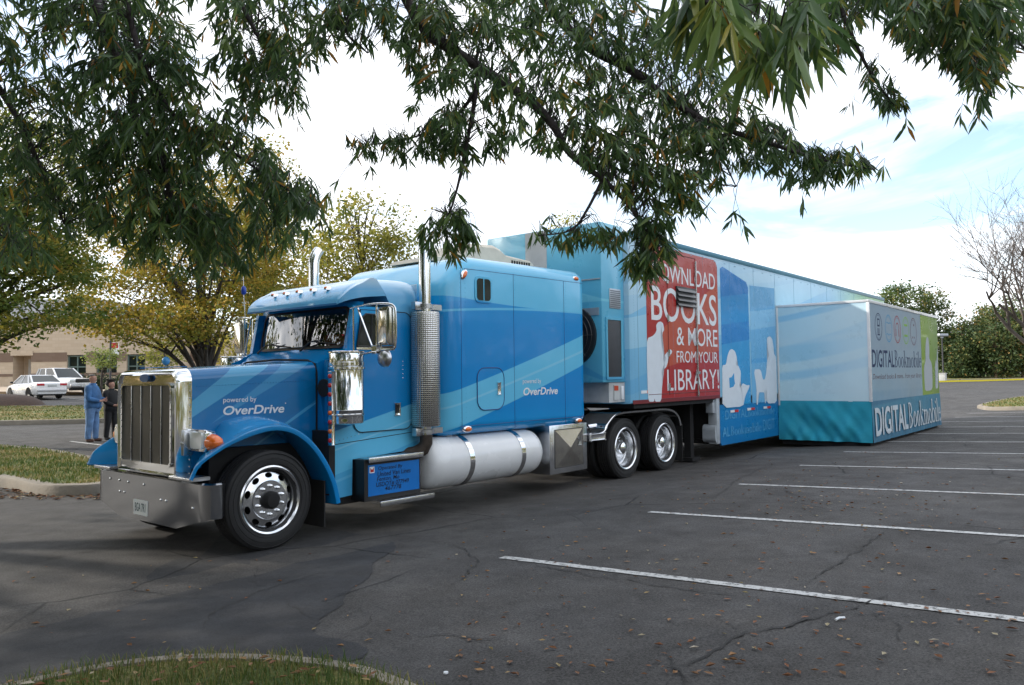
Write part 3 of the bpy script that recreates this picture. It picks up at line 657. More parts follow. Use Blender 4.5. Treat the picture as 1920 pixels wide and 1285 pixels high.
# step box
m = MB(); m.box(1.16, -1.18, .33, 2.02, -.7, .80); m.box(.98, -.95, .3, 2.1, -.6, .9); st = m.build('step_box', BLACK, truck)
m = MB(); m.box(1.215, -1.183, .385, 2.0, -1.18, .735, 0)
stp = m.build('step_panel', mat('step_blue', (.002, .15, .5), .35, var=.04), st)
INKB = mat('black_vinyl', (.008, .01, .02), .4)
rows = [('Operated By', 1.36, .655, 1.73, .71), ('United Van Lines', 1.35, .595, 1.86, .65), ('Fenton, Mo', 1.34, .535, 1.68, .59), ('USDOT# 077949', 1.33, .475, 1.83, .53), ('467778', 1.46, .425, 1.71, .475)]
letters('lettering', join2d(*[fit(text2d(s, .006, .12), *q) for s, *q in rows]), lambda x, z: (x, -1.1855, z), INKB, stp)
m = MB(); m.prism(rrect(1.235, .645, 1.305, .715, .004), lambda x, z, d: (x, d, z), -1.183, -1.185); ck = m.build('inspection_sticker', LETTER, stp)
m = MB(); m.prism([(1.245, .655), (1.295, .655), (1.295, .705), (1.27, .68), (1.245, .705)], lambda x, z, d: (x, d, z), -1.1852, -1.186); m.build('sticker_mark', mat('sticker_red', (.4, .02, .02), .5), ck)
for z0, ya in ((.80, -1.22), (.305, -1.30)):
    m = MB(); m.box(1.2 if z0 > .5 else 1.3, ya, z0-.035, 2.04 if z0 > .5 else 2.14, ya+.012, z0+.022, .003)
    xx = 1.2 if z0 > .5 else 1.3
    for k in range(30): m.box(xx+.028*k, ya+.012, z0+.004, xx+.014+.028*k, ya+.16, z0+.02)
    m.box(xx, ya+.012, z0-.01, xx+.84, ya+.17, z0+.004); m.build('step_tread', ALU, st)

# tool box behind the tank
m = MB(); m.box(4.60, -1.19, .27, 5.56, -.7, .99, .008); tb = m.build('tool_box', ALU, truck)
m = MB()
cx, cz = 5.08, .64; sq = [(4.72, .36), (5.44, .36), (5.44, .92), (4.72, .92)]
for i in range(4):
    a, b_ = sq[i], sq[(i+1) % 4]; m.face([(a[0], -1.195, a[1]), (b_[0], -1.195, b_[1]), (cx, -1.225, cz)])
m.loft([[(x, -1.192, z) for x, z in sq], [(x, -1.196, z) for x, z in sq]], True)
bd = m.build('box_door', mat('box_steel', (.6, .58, .53), .13, 1, var=.08, vscale=9), tb, smooth=False)
m = MB(); m.box(5.29, -1.20, .66, 5.38, -1.21, .78, .006); m.box(5.31, -1.21, .69, 5.36, -1.214, .75, .003); m.build('latch', DULL, bd)
m = MB(); m.tube([(x, -1.193, z) for x, z in sq+sq[:1]], .006, 4, False); m.build('door_gap', DARK, bd)

# chrome rear quarter fender and flap
m = MB(); arch = spline([(5.62, .80, 0), (5.98, .82, 0), (6.12, .95, 0), (6.35, 1.08, 0), (6.7, 1.11, 0), (7.3, 1.11, 0), (7.95, 1.11, 0), (8.3, 1.06, 0), (8.5, .94, 0), (8.58, .78, 0)], 5)
for sg in (-1, 1):
    arch_r = []
    for i, p in enumerate(arch):
        d = (arch[min(i+1, len(arch)-1)]-arch[max(i-1, 0)]).normalized(); nx, nz = -d.y, d.x
        arch_r.append([(p.x+nx*o, sg*y, p.y+nz*o) for o, y in ((-.03, 1.225), (0, 1.235), (.012, 1.225), (.015, 1.2), (.02, .70), (-.0, .70), (-.0, 1.2))])
    m = MB(); m.loft(arch_r, True); fd = m.build('rear_fender', CHROME, truck, ang=50)
    m = MB(); m.box(5.6, sg*.8, .70, 6.0, sg*1.23, .80, .02); m.tube([(5.6, sg*1.0, .9), (6.0, sg*1.05, .92)], .04, 10); m.build('fender_step', ALU, fd)
    m = MB(); m.box(8.62, sg*.72, .12, 8.635, sg*1.22, .8); m.build('mud_flap', RUBBER, truck)
# hoses and frame clutter
for k, (y, dx) in enumerate(((-.5, 0), (-.3, .1), (-.1, -.05), (.1, .08))): m = MB(); m.tube(spline([(5.55, y, 1.55), (5.75, y-.05, 1.25), (6.0+dx, y-.1, 1.1), (6.25, y, 1.35), (6.4, y+.02, 1.55)], 5), .016, 6); m.build('air_hose', BLACK, truck, ang=60)
m = MB(); m.tube(spline([(5.6, -1.05, .6), (5.8, -1.1, .8), (5.7, -1.0, 1.1), (5.9, -.9, 1.3)], 5), .014, 6)
m.build('air_hose', BLACK, truck, ang=60)
# ================================================================== TRAILER
trailer = thing('display_trailer', 'long light blue display trailer with a red slogan panel and slide-out side room', 'trailer', (8.1042, -.2279, 0), -.0265)
TY = -1.295
def TH(px, py, c=TY): h = TRL.hit(1, c, px, py); return (h.x, h.z)
def c5(x, y): return TH(1060+x/2.5705, 400+y/2.57)
def cs(x, y): return TH(1200+x/4.589, 580+y/4.589)
def c6(x, y, c=-3.29): return TH(1420+x/3.57, 520+y/3.5694, c)
LB = (.28, .56, .76)
TBODY = wrap('trailer_wrap', (.20, .50, .74), [
    ('x', .6, 6, (.30, .55, .72), .9), ((2.2, .1, 0), (2.75, .16, 0), (.42, .68, .82), .6), ((3.1, .12, 0), (3.3, .13, 0), (.45, .68, .8), .5), ((1.5, .2, 0), (1.75, .22, 0), (.12, .42, .72), .5),
    ('z', 3.2, 4.0, (.42, .60, .72), .7), ((2.9, .35, 0), (9, 0, 0), (.50, .66, .74), .5, 120), ('x', 9.5, 14.2, (.34, .60, .22), .75)], rough=.34, coat=.08, wave=.008)
m = MB()
rings = []
for x, hw, z1 in ((-.55, 1.22, 4.06), (-.53, 1.27, 4.09), (-.48, 1.295, 4.1)):
    rings.append([(x, y, z) for y, z in rrect(-hw, 1.24, hw, z1, .03, 3)])
rings.append([(15.6, y, z) for y, z in rrect(-1.295, 1.24, 1.295, 4.1, .03, 3)])
m.loft(rings, True)
body = m.build('trailer_body', TBODY, trailer, ang=30)
m = MB(); m.box(-.55, TY-.012, 4.02, 15.62, TY+.02, 4.115, .004); m.box(-.55, -TY-.02, 4.02, 15.62, -TY+.012, 4.115, .004); rail = m.build('roof_rail', mat('rail_blue', (.06, .2, .28), .4, .3), body)
m = MB()
for k in range(30): m.box(.2+.5*k, TY-.004, 3.94, .27+.5*k, TY, 3.955)
for k in range(12): m.tube([(-.3+1.25*k, TY-.0015, 1.3), (-.3+1.25*k, TY-.0015, 4.0)], .004, 4)
for k in range(250): m.ball((-.5+.055*k, TY-.001, 3.985), .005, u=5, v=3)
for k in range(60): m.ball((-.42, TY-.001, 1.3+.045*k), .005, u=5, v=3)
m.build('panel_seams', mat('seam_pale', (.2, .38, .5), .5), body)
# belly skirt of the dropped frame
m = MB(); m.prism([(2.86, .36), (2.92, .30), (15.6, .30), (15.6, 1.10), (2.86, 1.10)], lambda x, z, d: (x, d, z), -1.29, -1.25); m.prism([(2.86, .30), (15.6, .30), (15.6, 1.10), (2.86, 1.10)], lambda x, z, d: (x, d, z), 1.25, 1.29)
skm = wrap('belly_wrap', (.008, .17, .43), [((.55, .02, 0), (.75, .08, 0), (.015, .2, .5), .6)], rough=.3, wave=.006)
belly = m.build('belly_panel', skm, trailer)
ghost = mat('ghost_blue_vinyl', (.09, .33, .58), .45)
tA = lambda y: (lambda x, z: (x, y, z))
def mark2(x0, z0, x1, z1, split=.42, bold=0.0, sb=1.0):
    k = x0+(x1-x0)*split
    return join2d(fit(text2d('DIGITAL', bold), x0, z0, k, z1), fit(serif_word('Bookmobile', sb), k+.012*(x1-x0), z0, x1, z1*1.0+.02*(z1-z0)))
letters('lettering', join2d(mark2(3.1, .80, 5.75, .98), (lambda v: fit(v, 2.95, .46, 4.95, .66))(join2d(fit(text2d('AL', .01), 0, 0, .18, 1), fit(serif_word('Bookmobile'), .2, 0, 1, 1.05))), fit(text2d('DIGIT', .0), 5.05, .46, 5.72, .70)), tA(-1.2925), ghost, belly)
m = MB(); m.box(2.86, -1.2, .42, 2.95, 1.2, 1.2); m.box(2.86, -1.2, .32, 15.5, 1.2, .40); m.box(-.4, -1.25, 1.16, 3, 1.25, 1.24); m.build('underframe', DARK, trailer)
m = MB(); m.box(2.72, -1.285, .34, 2.86, -1.1, 1.24, .01); m.box(2.62, -1.25, .95, 2.75, -1.1, 1.22, .01); m.loft([[(x, y, z) for x, z in rrect(2.66, .36, 2.94, .72, .1)] for y in (-1.27, -1.0)], True); m.build('drop_corner', mat('corner_grey', (.42, .46, .5), .45, .2, var=.1), trailer)
for y in (-.85, .85): m = MB(); m.box(2.3, y-.07, .09, 2.44, y+.07, 1.2); m.box(2.2, y-.15, .03, 2.54, y+.15, .1); m.build('landing_leg', DARK, trailer)
for xx in (13.4, 14.7):
    for sg in (-1, 1):
        wv = tyre(.27, .42, .26).build('wheel', RUBBER, trailer, ang=60); wv.location = (xx, sg*1.05, .43)
# lower rail of the gooseneck in white/red and reflective tape
m = MB(); m.box(-.5, TY-.004, 1.235, 2.86, TY, 1.30); m.build('lower_rail', mat('rail_red', (.17, .015, .02), .4), body)
tapeR = mat('tape_red', (.6, .03, .02), .3); tapeO = mat('tape_orange', (.75, .14, .02), .3)
for i, (px, py, m2) in enumerate(((1213, 735, tapeO), (1377, 771, tapeR), (1408, 767, tapeR), (1438, 764, tapeR))):
    x, z = TH(px, py); mm = MB(); mm.box(x-.2, TY-.006, z-.025, x, TY-.001, z+.025); o = mm.build('reflective_tape', LETTER, body)
    mm = MB(); mm.box(x, TY-.006, z-.025, x+.2, TY-.001, z+.025); mm.build('coloured_half', m2, o)
# red panel with the slogan
REDM = wrap('red_wrap', (.38, .016, .02), [((1.75, .15, 0), (2.3, .42, 0), (.50, .10, .05), .75), ((3.25, .1, 0), (9, 0, 0), (.44, .06, .05), .7), ((2.9, -.2, 0), (3.2, -.15, 0), (.48, .07, .05), .4)], rough=.3, coat=.1, wave=.01)
m = MB(); m.prism(rrect(.0, 1.302, 2.86, 3.97, .17, 6, (0, 0, 1, 1)), lambda x, z, d: (x, d, z), TY-.001, TY-.004); redp = m.build('red_panel', REDM, body)
def row(s, xl, t0, b0, xr, t1, b1, bold=0):
    p = [c5(xl, t0), c5(xl, b0), c5(xr, t1), c5(xr, b1)]
    return fit(text2d(s, bold), p[0][0], (p[1][1]+p[3][1])/2, p[2][0], (p[0][1]+p[2][1])/2)
def box_row(s, x0, x1, z0, z1, bold=0): return fit(text2d(s, bold), x0, z0, x1, z1)
xR = c5(731, 600)[0]
zr = lambda y, x=722: c5(x, y)[1]
slog = join2d(box_row('DOWNLOAD', .22, xR-.05, zr(372), zr(296), .006), box_row('BOOKS', .16, xR-.02, zr(545), zr(397), .008), box_row('& MORE', c5(535, 600)[0], xR, zr(645), zr(562), .004),
              box_row('FROM YOUR', c5(535, 690)[0], xR, zr(722), zr(670), .0), box_row('LIBRARY!', c5(490, 800)[0], xR+.03, zr(846), zr(752), .0))
letters('lettering', slog, tA(TY-.0065), LETTER, redp)
SILH = mat('silhouette_vinyl', (.66, .72, .78), .35, var=.03)
def silhouette(pts, y, parent, fn, mm_=None):
    p = [fn(*q) for q in pts]; s = [Vector((a, b, 0)) for a, b in p]
    s = [r for a, b in zip(s, s[1:]+s[:1]) for r in (a.lerp(b, .18), a.lerp(b, .82))]
    mm = MB(); mm.face([(q.x, y, q.y) for q in s]); bmesh.ops.triangulate(mm.bm, faces=mm.bm.faces); return mm.build('reader_silhouette', mm_ or SILH, parent, smooth=False)
silhouette([(68, 795), (62, 640), (55, 420), (58, 250), (105, 232), (130, 205), (140, 180), (135, 140), (152, 112), (175, 105), (196, 122), (206, 180), (194, 195), (190, 225), (174, 262), (196, 300), (200, 380), (196, 448), (212, 455), (218, 420), (208, 395), (258, 340), (278, 368), (238, 420), (236, 462), (218, 508), (183, 520), (187, 660), (180, 795), (128, 797), (124, 760), (118, 797)], TY-.007, redp, cs)
# door in the red panel
m = MB()
dx0, dx1 = c5(495, 600)[0], c5(632, 600)[0]
for a, b in (((dx0, 1.36), (dx0, 3.9)), ((dx1, 1.36), (dx1, 3.9)), ((dx0, 3.9), (dx1, 3.9)), ((dx0, 1.38), (2.85, 1.38)), ((.02, 1.38), (dx0, 1.38))): m.tube([(a[0], TY-.006, a[1]), (b[0], TY-.006, b[1])], .006, 4)
m.build('door_seams', mat('seam_red', (.12, .01, .01), .5), redp)
m = MB(); m.tube([(dx1-.03, TY-.03, 1.3), (dx1-.03, TY-.03, 3.85)], .016, 8)
for z in (1.36, 1.75, 2.3, 3.0, 3.6): m.box(dx1-.06, TY-.04, z-.03, dx1, TY-.006, z+.03)
m.box(dx1-.14, TY-.045, 1.72, dx1+.06, TY-.035, 1.77)
m.build('lock_rod', DULL, redp)
for z in (1.5, 2.1, 2.72, 3.4): m = MB(); m.box(dx0-.04, TY-.02, z-.06, dx0+.03, TY-.006, z+.06); m.build('hinge', DULL, redp)
(vx0, vz0), (vx1, vz1) = c5(532, 445), c5(620, 362)
vz0 = c5(575, 450)[1]; vz1 = c5(575, 358)[1]
m = MB(); m.box(vx0, TY-.03, vz0, vx1, TY-.004, vz1, .01); vt = m.build('vent_louvre', BLACK, redp)
m = MB()
for k in range(4): z = vz0+(vz1-vz0)*(k+.5)/4; m.loft([[(x, TY-.03, z), (x, TY-.06, z-.05), (x, TY-.063, z-.045), (x, TY-.033, z+.008)] for x in (vx0+.02, vx1-.02)], True)
m.build('louvre_slats', mat('slat_black', (.03, .03, .03), .3), vt)
# dark blue and light blue panels
def panel(pts, m_, y, name, fn=c5):
    mm = MB(); p = [fn(*q) for q in pts]; mm.prism(p, lambda x, z, d: (x, d, z), y, y-.003); return mm.build(name, m_, body)
BLUP = wrap('blue_panel_wrap', (.003, .20, .55), [((2.4, .1, 0), (2.9, .12, 0), (.02, .30, .64), .7), ((-9, 0, 0), (2.0, .1, 0), (.035, .34, .66), .7), ((3.1, -.1, 0), (3.15, -.1, 0), (.03, .26, .6), .6)], rough=.25, wave=.01)
xa, xb = c5(745, 300)[0], c5(886, 600)[0]
bp_ = [(xa, 1.08), (xb, 1.08), (xb, c5(884, 345)[1]-.08), (xb-.1, c5(880, 335)[1]), (xa+.12, c5(760, 258)[1]), (xa, c5(748, 268)[1])]
mm = MB(); mm.prism(bp_, lambda x, z, d: (x, d, z), TY-.001, TY-.004); blue_panel = mm.build('blue_panel', BLUP, body)
silhouette([(708, 850), (706, 640), (704, 482), (738, 478), (750, 400), (768, 352), (790, 342), (815, 362), (833, 420), (824, 480), (845, 487), (866, 540), (862, 620), (852, 668), (868, 668), (880, 636), (915, 655), (940, 652), (938, 672), (900, 755), (886, 838)], TY-.0065, blue_panel, cs)
mm = MB(); g_ = [cs(764, 590), cs(785, 585), cs(806, 548), (cs(808, 600)), cs(815, 640), cs(800, 668), cs(768, 678), cs(766, 630)]; mm.face([(x, TY-.008, z) for x, z in g_]); mm.build('silhouette_gap', BLUP, blue_panel, smooth=False)
LTP = wrap('light_panel_wrap', (.14, .42, .70), [((2.2, .1, 0), (2.6, .1, 0), (.30, .58, .8), .7), ((1.7, .05, 0), (1.8, .05, 0), (.05, .33, .68), .6)], rough=.28, wave=.01)
xc, xd = c5(893, 600)[0], c5(1012, 600)[0]
mm = MB(); mm.prism([(xc, 1.08), (xd, 1.08), (xd, c5(1003, 362)[1]), (xc, c5(1003, 362)[1]-.05)], lambda x, z, d: (x, d, z), TY-.001, TY-.004); lp_ = mm.build('light_panel', LTP, body)
silhouette([(1088, 250), (1112, 230), (1135, 255), (1144, 310), (1150, 380), (1168, 415), (1172, 560), (1176, 700), (1172, 808), (1088, 812), (1086, 690), (1078, 690), (1080, 810), (1072, 810), (1070, 714), (1016, 716), (1012, 822), (1000, 822), (1000, 665), (976, 520), (1035, 515), (1055, 605), (1072, 605), (1085, 540), (1092, 430), (1112, 400), (1098, 340)], TY-.0065, lp_, cs)

# nose unit with radiators and fan
NB = wrap('nose_wrap', (.10, .42, .62), [((2.9, .0, 0), (3.3, .3, 0), (.2, .58, .72), .7), ((2.0, .3, 0), (2.3, .5, 0), (.05, .30, .56), .7), ('z', 3.2, 4.2, (.26, .60, .74), .6)], rough=.3, xa=1, wave=.006)
m = MB(); m.box(-1.25, -1.2, 1.60, -.555, 1.2, 4.18, .03, 2); nose = m.build('nose_unit', NB, trailer)
m = MB(); m.lathe([(.5, -1.252), (.5, -1.30), (.46, -1.31), (.1, -1.315), (0, -1.315)], (0, -.60, 2.36), 'X', 40); fan = m.build('round_fan', BLACK, nose)
m = MB()
for r in (.12, .2, .28, .36, .44): m.lathe([(r-.006, -1.312), (r, -1.32), (r+.006, -1.312)], (0, -.60, 2.36), 'X', 36, False)
for a in (0, .785, 1.57, 2.356): c_, s_ = .47*math.cos(a), .47*math.sin(a); m.tube([(-1.322, -.60-c_, 2.36-s_), (-1.322, -.60+c_, 2.36+s_)], .005, 4)
m.build('fan_guard', mat('guard_grey', (.05, .05, .05), .4, .5), fan)
def NH(px, py): h = TRL.hit(1, -1.2, px, py); return h.x, h.z
rm, t, b = newmat('radiator_mesh'); l = t.links.new
tcn = N(t, 'ShaderNodeTexCoord'); brk = N(t, 'ShaderNodeTexBrick'); brk.inputs['Scale'].default_value = 14; brk.inputs['Color1'].default_value = (.012, .013, .015, 1); brk.inputs['Color2'].default_value = (.018, .018, .02, 1); brk.inputs['Mortar'].default_value = (.06, .065, .075, 1); brk.inputs['Mortar Size'].default_value = .06
mpn = N(t, 'ShaderNodeMapping'); mpn.inputs['Rotation'].default_value = (R_(90), 0, 0); l(tcn.outputs['Object'], mpn.inputs[0]); l(mpn.outputs[0], brk.inputs[0]); l(brk.outputs[0], b.inputs['Base Color']); b.inputs['Roughness'].default_value = .6
m = MB(); m.box(-1.13, -1.215, 1.68, -.70, -1.2, 2.62, .004); rd = m.build('radiator', rm, nose)
m = MB(); fr = rrect(-1.16, 1.65, -.67, 2.65, .01, 2); fi = rrect(-1.12, 1.69, -.71, 2.61, .01, 2); m.loft([[(x, -1.2, z) for x, z in fr], [(x, -1.224, z) for x, z in fr], [(x, -1.224, z) for x, z in fi], [(x, -1.205, z) for x, z in fi]], True, False, False); m.build('radiator_frame', NB, rd)
m = MB(); m.box(-1.03, -1.212, 2.80, -.69, -1.2, 3.12, .003); va = m.build('vent_panel', mat('vent_grey', (.42, .46, .5), .4, .5, var=.1), nose)
m = MB()
for k in range(9): m.box(-1.01, -1.216, 2.82+.032*k, -.71, -1.212, 2.836+.032*k)
m.build('vent_slots', mat('slot_grey', (.15, .17, .2), .5), va)
m = MB(); m.box(-1.262, -1.15, 2.68, -1.25, -.4, 2.80); m.box(-1.262, -1.18, 3.25, -1.25, .6, 3.27); m.box(-1.262, -.8, 2.9, -1.254, -.55, 3.1); m.build('front_vents', va.data.materials[0], nose)
m = MB(); m.box(-1.256, -.13, 3.2, -1.25, .32, 4.165); m.build('grey_hatch', mat('hatch_grey', (.5, .5, .5), .5, var=.05), nose)
m = MB(); m.box(-1.05, -1.18, 1.28, -.56, 1.18, 1.598); m.build('connection_panel', mat('panel_white', (.45, .47, .48), .5, var=.2, vscale=4), nose)
m = MB(); m.box(-.92, -1.20, 1.32, -.78, -1.18, 1.56); o = m.build('battery_box', mat('box_grey', (.5, .52, .52), .4), nose); 
m = MB(); m.box(-.92, -1.205, 1.47, -.80, -1.2, 1.55); m.build('tail_lamp', mat('lamp_red', (.5, .06, .02), .3), o)
m = MB(); m.box(-.70, -1.205, 1.32, -.62, -1.18, 1.54, .01); m.build('white_lamp', LETTER, nose)

# slide-out room
X0, X1, YO, Z0, Z1 = 6.0, 13.0, -3.29, 1.08, 3.245
m = MB(); m.box(X0, YO, Z0, X1, -1.297, Z1); so_ = m.build('slide_out', WHITE, trailer)
ENDM = wrap('slide_end_wrap', (.48, .70, .80), [((1.9, .05, .05), (2.2, .0, .06), (.25, .55, .75), .6, 18), ((2.75, -.05, .03), (2.95, .02, .05), (.22, .52, .75), .7, 22), ((1.45, -.02, .03), (1.75, .1, .06), (.22, .53, .76), .6, 14), ((2.35, .05, .03), (2.6, .1, .03), (.50, .70, .80), .5, 14), ((1.2, -.03, 0), (1.32, .04, .02), (.5, .7, .8), .6, 25), ('x', -1.9, -3.2, (.60, .74, .80), .6)], rough=.3, xa=1, wave=.004)
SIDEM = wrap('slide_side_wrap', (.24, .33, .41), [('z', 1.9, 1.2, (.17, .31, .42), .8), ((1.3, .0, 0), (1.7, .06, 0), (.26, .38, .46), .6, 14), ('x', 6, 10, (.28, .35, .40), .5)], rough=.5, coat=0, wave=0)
m = MB(); m.box(X0-.006, YO+.03, Z0, X0-.001, -1.30, Z1-.03); m.build('end_panel', ENDM, so_)
m = MB(); m.box(X0+.03, YO-.006, Z0, X1-.02, YO-.001, Z1-.03); m.build('side_panel', SIDEM, so_)
m = MB(); m.box(X0-.02, YO-.02, Z0, X0+.035, YO+.035, Z1, .004); m.box(X0-.02, YO-.02, Z1-.04, X1, YO+.03, Z1+.025, .004); m.box(X0-.02, YO+.02, Z1-.03, X0+.03, -1.297, Z1+.025, .004); m.box(X0-.02, -1.34, .98, X0+.03, -1.30, Z1, .003); m.build('corner_trim', WHITE, so_)
SY = YO-.0065; SYl = lambda x, z: (x, SY, z)
bxs = [c6(765, 545)[0], c6(915, 545)[0], c6(1095, 550)[0]]
zt = (c6(765, 482)[1]+c6(900, 492)[1])/2; zb = (c6(765, 605)[1]+c6(900, 604)[1])/2
letters('lettering', fit(text2d('DIGITAL', .016), bxs[0], zb, bxs[1], zt), SYl, INK, so_)
letters('lettering', fit(serif_word('Bookmobile', .9), bxs[1]+.04, zb, bxs[2], zt+.02), SYl, INK, so_)
letters('tagline', fit(text2d('Download books & more... from your library', -.004, .25), bxs[0]+.03, c6(900, 690)[1], bxs[2], c6(900, 645)[1]), SYl, mat('tagline_red', (.10, .03, .035), .6, spec=.25), so_)
icl = [(INK, 809, 332), (mat('icon_cyan', (.03, .25, .45), .5), 877, 343), (mat('icon_red', (.3, .02, .03), .5), 935, 350), (mat('icon_green', (.2, .42, .05), .5), 992, 357), (mat('icon_brown', (.12, .05, .08), .5), 1043, 365)]
for i, (im, cx, cy) in enumerate(icl):
    x, z = c6(cx, cy); z0 = c6(cx, cy+92)[1]; r = z-z0
    mm = MB(); a, b = ell(0, 0, r, r, 40), ell(0, 0, r*.93, r*.93, 40); c_, d_ = ell(0, 0, r*.86, r*.86, 40), ell(0, 0, r*.83, r*.83, 40)
    for p, q in ((a, b), (c_, d_)): mm.loft([[(x+u, SY, z+v) for u, v in p], [(x+u, SY, z+v) for u, v in q]], True, False, False)
    def blk(u0, v0, u1, v1): mm.face([(x+u0*r, SY, z+v0*r), (x+u1*r, SY, z+v0*r), (x+u1*r, SY, z+v1*r), (x+u0*r, SY, z+v1*r)])
    if i == 0:
        for q in ((-.32, .1, -.2, .6), (.2, .1, .32, .6), (-.32, .5, .32, .6), (-.32, .02, .32, .14), (-.3, -.5, -.2, -.1), (-.08, -.5, .02, -.1), (.14, -.5, .24, -.1), (-.32, -.62, .32, -.52)): blk(*q)
    if i == 1:
        for q in ((-.6, .38, -.2, .44), (-.2, .34, .2, .40), (.2, .38, .6, .44), (-.6, -.44, -.2, -.38), (-.2, -.5, .2, -.44), (.2, -.44, .6, -.38)): blk(*q)
    if i == 2:
        mm.loft([[(x+u, SY, z+v) for u, v in p] for p in (ell(0, 0, r*.5, r*.5, 20)[:11], ell(0, 0, r*.42, r*.42, 20)[:11])], False); blk(-.5, -.5, -.34, .02); blk(.34, -.5, .5, .02)
    if i == 3:
        for q in ((-.5, .3, .5, .46), (-.5, -.46, .5, -.3)): blk(*q)
    if i == 4:
        for q in ((.0, .4, .3, .55), (.1, -.5, .3, -.36), (-.4, -.5, -.2, -.36)): blk(*q)
    mm.build('round_icon', im, so_, smooth=False)
gx0, gx1 = c6(1096, 500)[0], X1-.03
GRN = wrap('green_wrap', (.20, .36, .04), [('x', gx0, gx1, (.12, .26, .05), .8), ((2.3, .1, 0), (2.36, .1, 0), (.3, .45, .1), .5)], rough=.3, wave=0)
mm = MB(); mm.prism([(gx0, Z0), (gx1, Z0), (gx1, Z1-.05), (gx0, Z1-.05)], lambda x, z, d: (x, d, z), YO-.0062, YO-.008); gp = mm.build('green_panel', GRN, so_)
SIL2 = mat('silhouette_grey', (.40, .45, .5), .4)
c6s = lambda x, y: c6(x, y)
silhouette([(1120, 764), (1116, 690), (1112, 600), (1125, 555), (1122, 480), (1128, 410), (1135, 398), (1143, 412), (1149, 480), (1146, 540), (1165, 575), (1170, 660), (1170, 755)], YO-.0095, gp, c6s, SIL2)
silhouette([(1190, 750), (1189, 640), (1186, 590), (1192, 548), (1197, 580), (1200, 480), (1204, 480), (1207, 600), (1208, 740)], YO-.0095, gp, c6s, SIL2)
# fabric skirt round the slide-out
SKE = mat('teal_fabric', (.015, .29, .41), .75, var=.08, vscale=2, bump=.4, bscale=7)
SKS = wrap('skirt_side_wrap', (.035, .15, .25), [((.5, .01, 0), (.8, .03, 0), (.06, .22, .32), .7, 20)], rough=.55, coat=0, wave=.01)
def wav(u, v, s): return min(1, .06+u*2.2, .06+abs(2-u)*2.2 if s == 1 else 9)*(.034*math.sin(u*7+1.6*math.sin(v*3+u*2))+.03*math.sin(u*15+v*7)+.022*math.sin(u*5.1-v*9)+.012*math.sin(u*23-v*15))*(.15+1.1*v)*s
nu = 100
rows_ = []
for j in range(15):
    v = j/14; z = Z0+.01-(Z0-.20)*v
    rows_.append([(X0-.012-wav(i/nu*2, v, 1)-.02*v, -1.3-(2.005)*i/nu, z) for i in range(nu+1)])
m = MB(); m.loft(rows_, False); m.build('fabric_skirt', SKE, so_, ang=180)
rows_ = []
for j in range(13):
    v = j/12; z = Z0+.01-(Z0-.20)*v
    rows_.append([(X0-.03+(X1-X0+.03)*i/120, YO-.012-.14*wav(i/120*7, v, 1)-.02*v, z) for i in range(121)])
m = MB(); m.loft(rows_, False); sks = m.build('fabric_skirt', SKS, so_, ang=180)
ly = lambda x, z: (x, YO-.022-.14*wav((x-X0)/(X1-X0)*7, (Z0-z)/(Z0-.2), 1)-.024*(Z0-z)/(Z0-.2)-.008, z)
sx0, sx1, sx2 = X0+.12, X0+3.0, X1-.15
SKL = mat('skirt_letter', (.5, .57, .62), .5)
letters('skirt_lettering', fit(text2d('DIGITAL', .02), sx0, .33, sx1, .95), ly, SKL, so_)
letters('skirt_lettering', fit(serif_word('Bookmobile', 1.0), sx1+.12, .33, sx2, .97), ly, SKL, so_)
m = MB(); m.box(X0+.08, YO+.06, .1, X1-.1, -1.35, .9); m.build('slide_out_frame', DARK, so_)
for x in (X0+.4, X1-.4): m = MB(); m.box(x-.06, YO+.2, .12, x+.06, YO+.32, Z0); m.box(x-.15, YO+.1, .1, x+.15, YO+.4, .14); m.build('support_leg', DARK, so_)
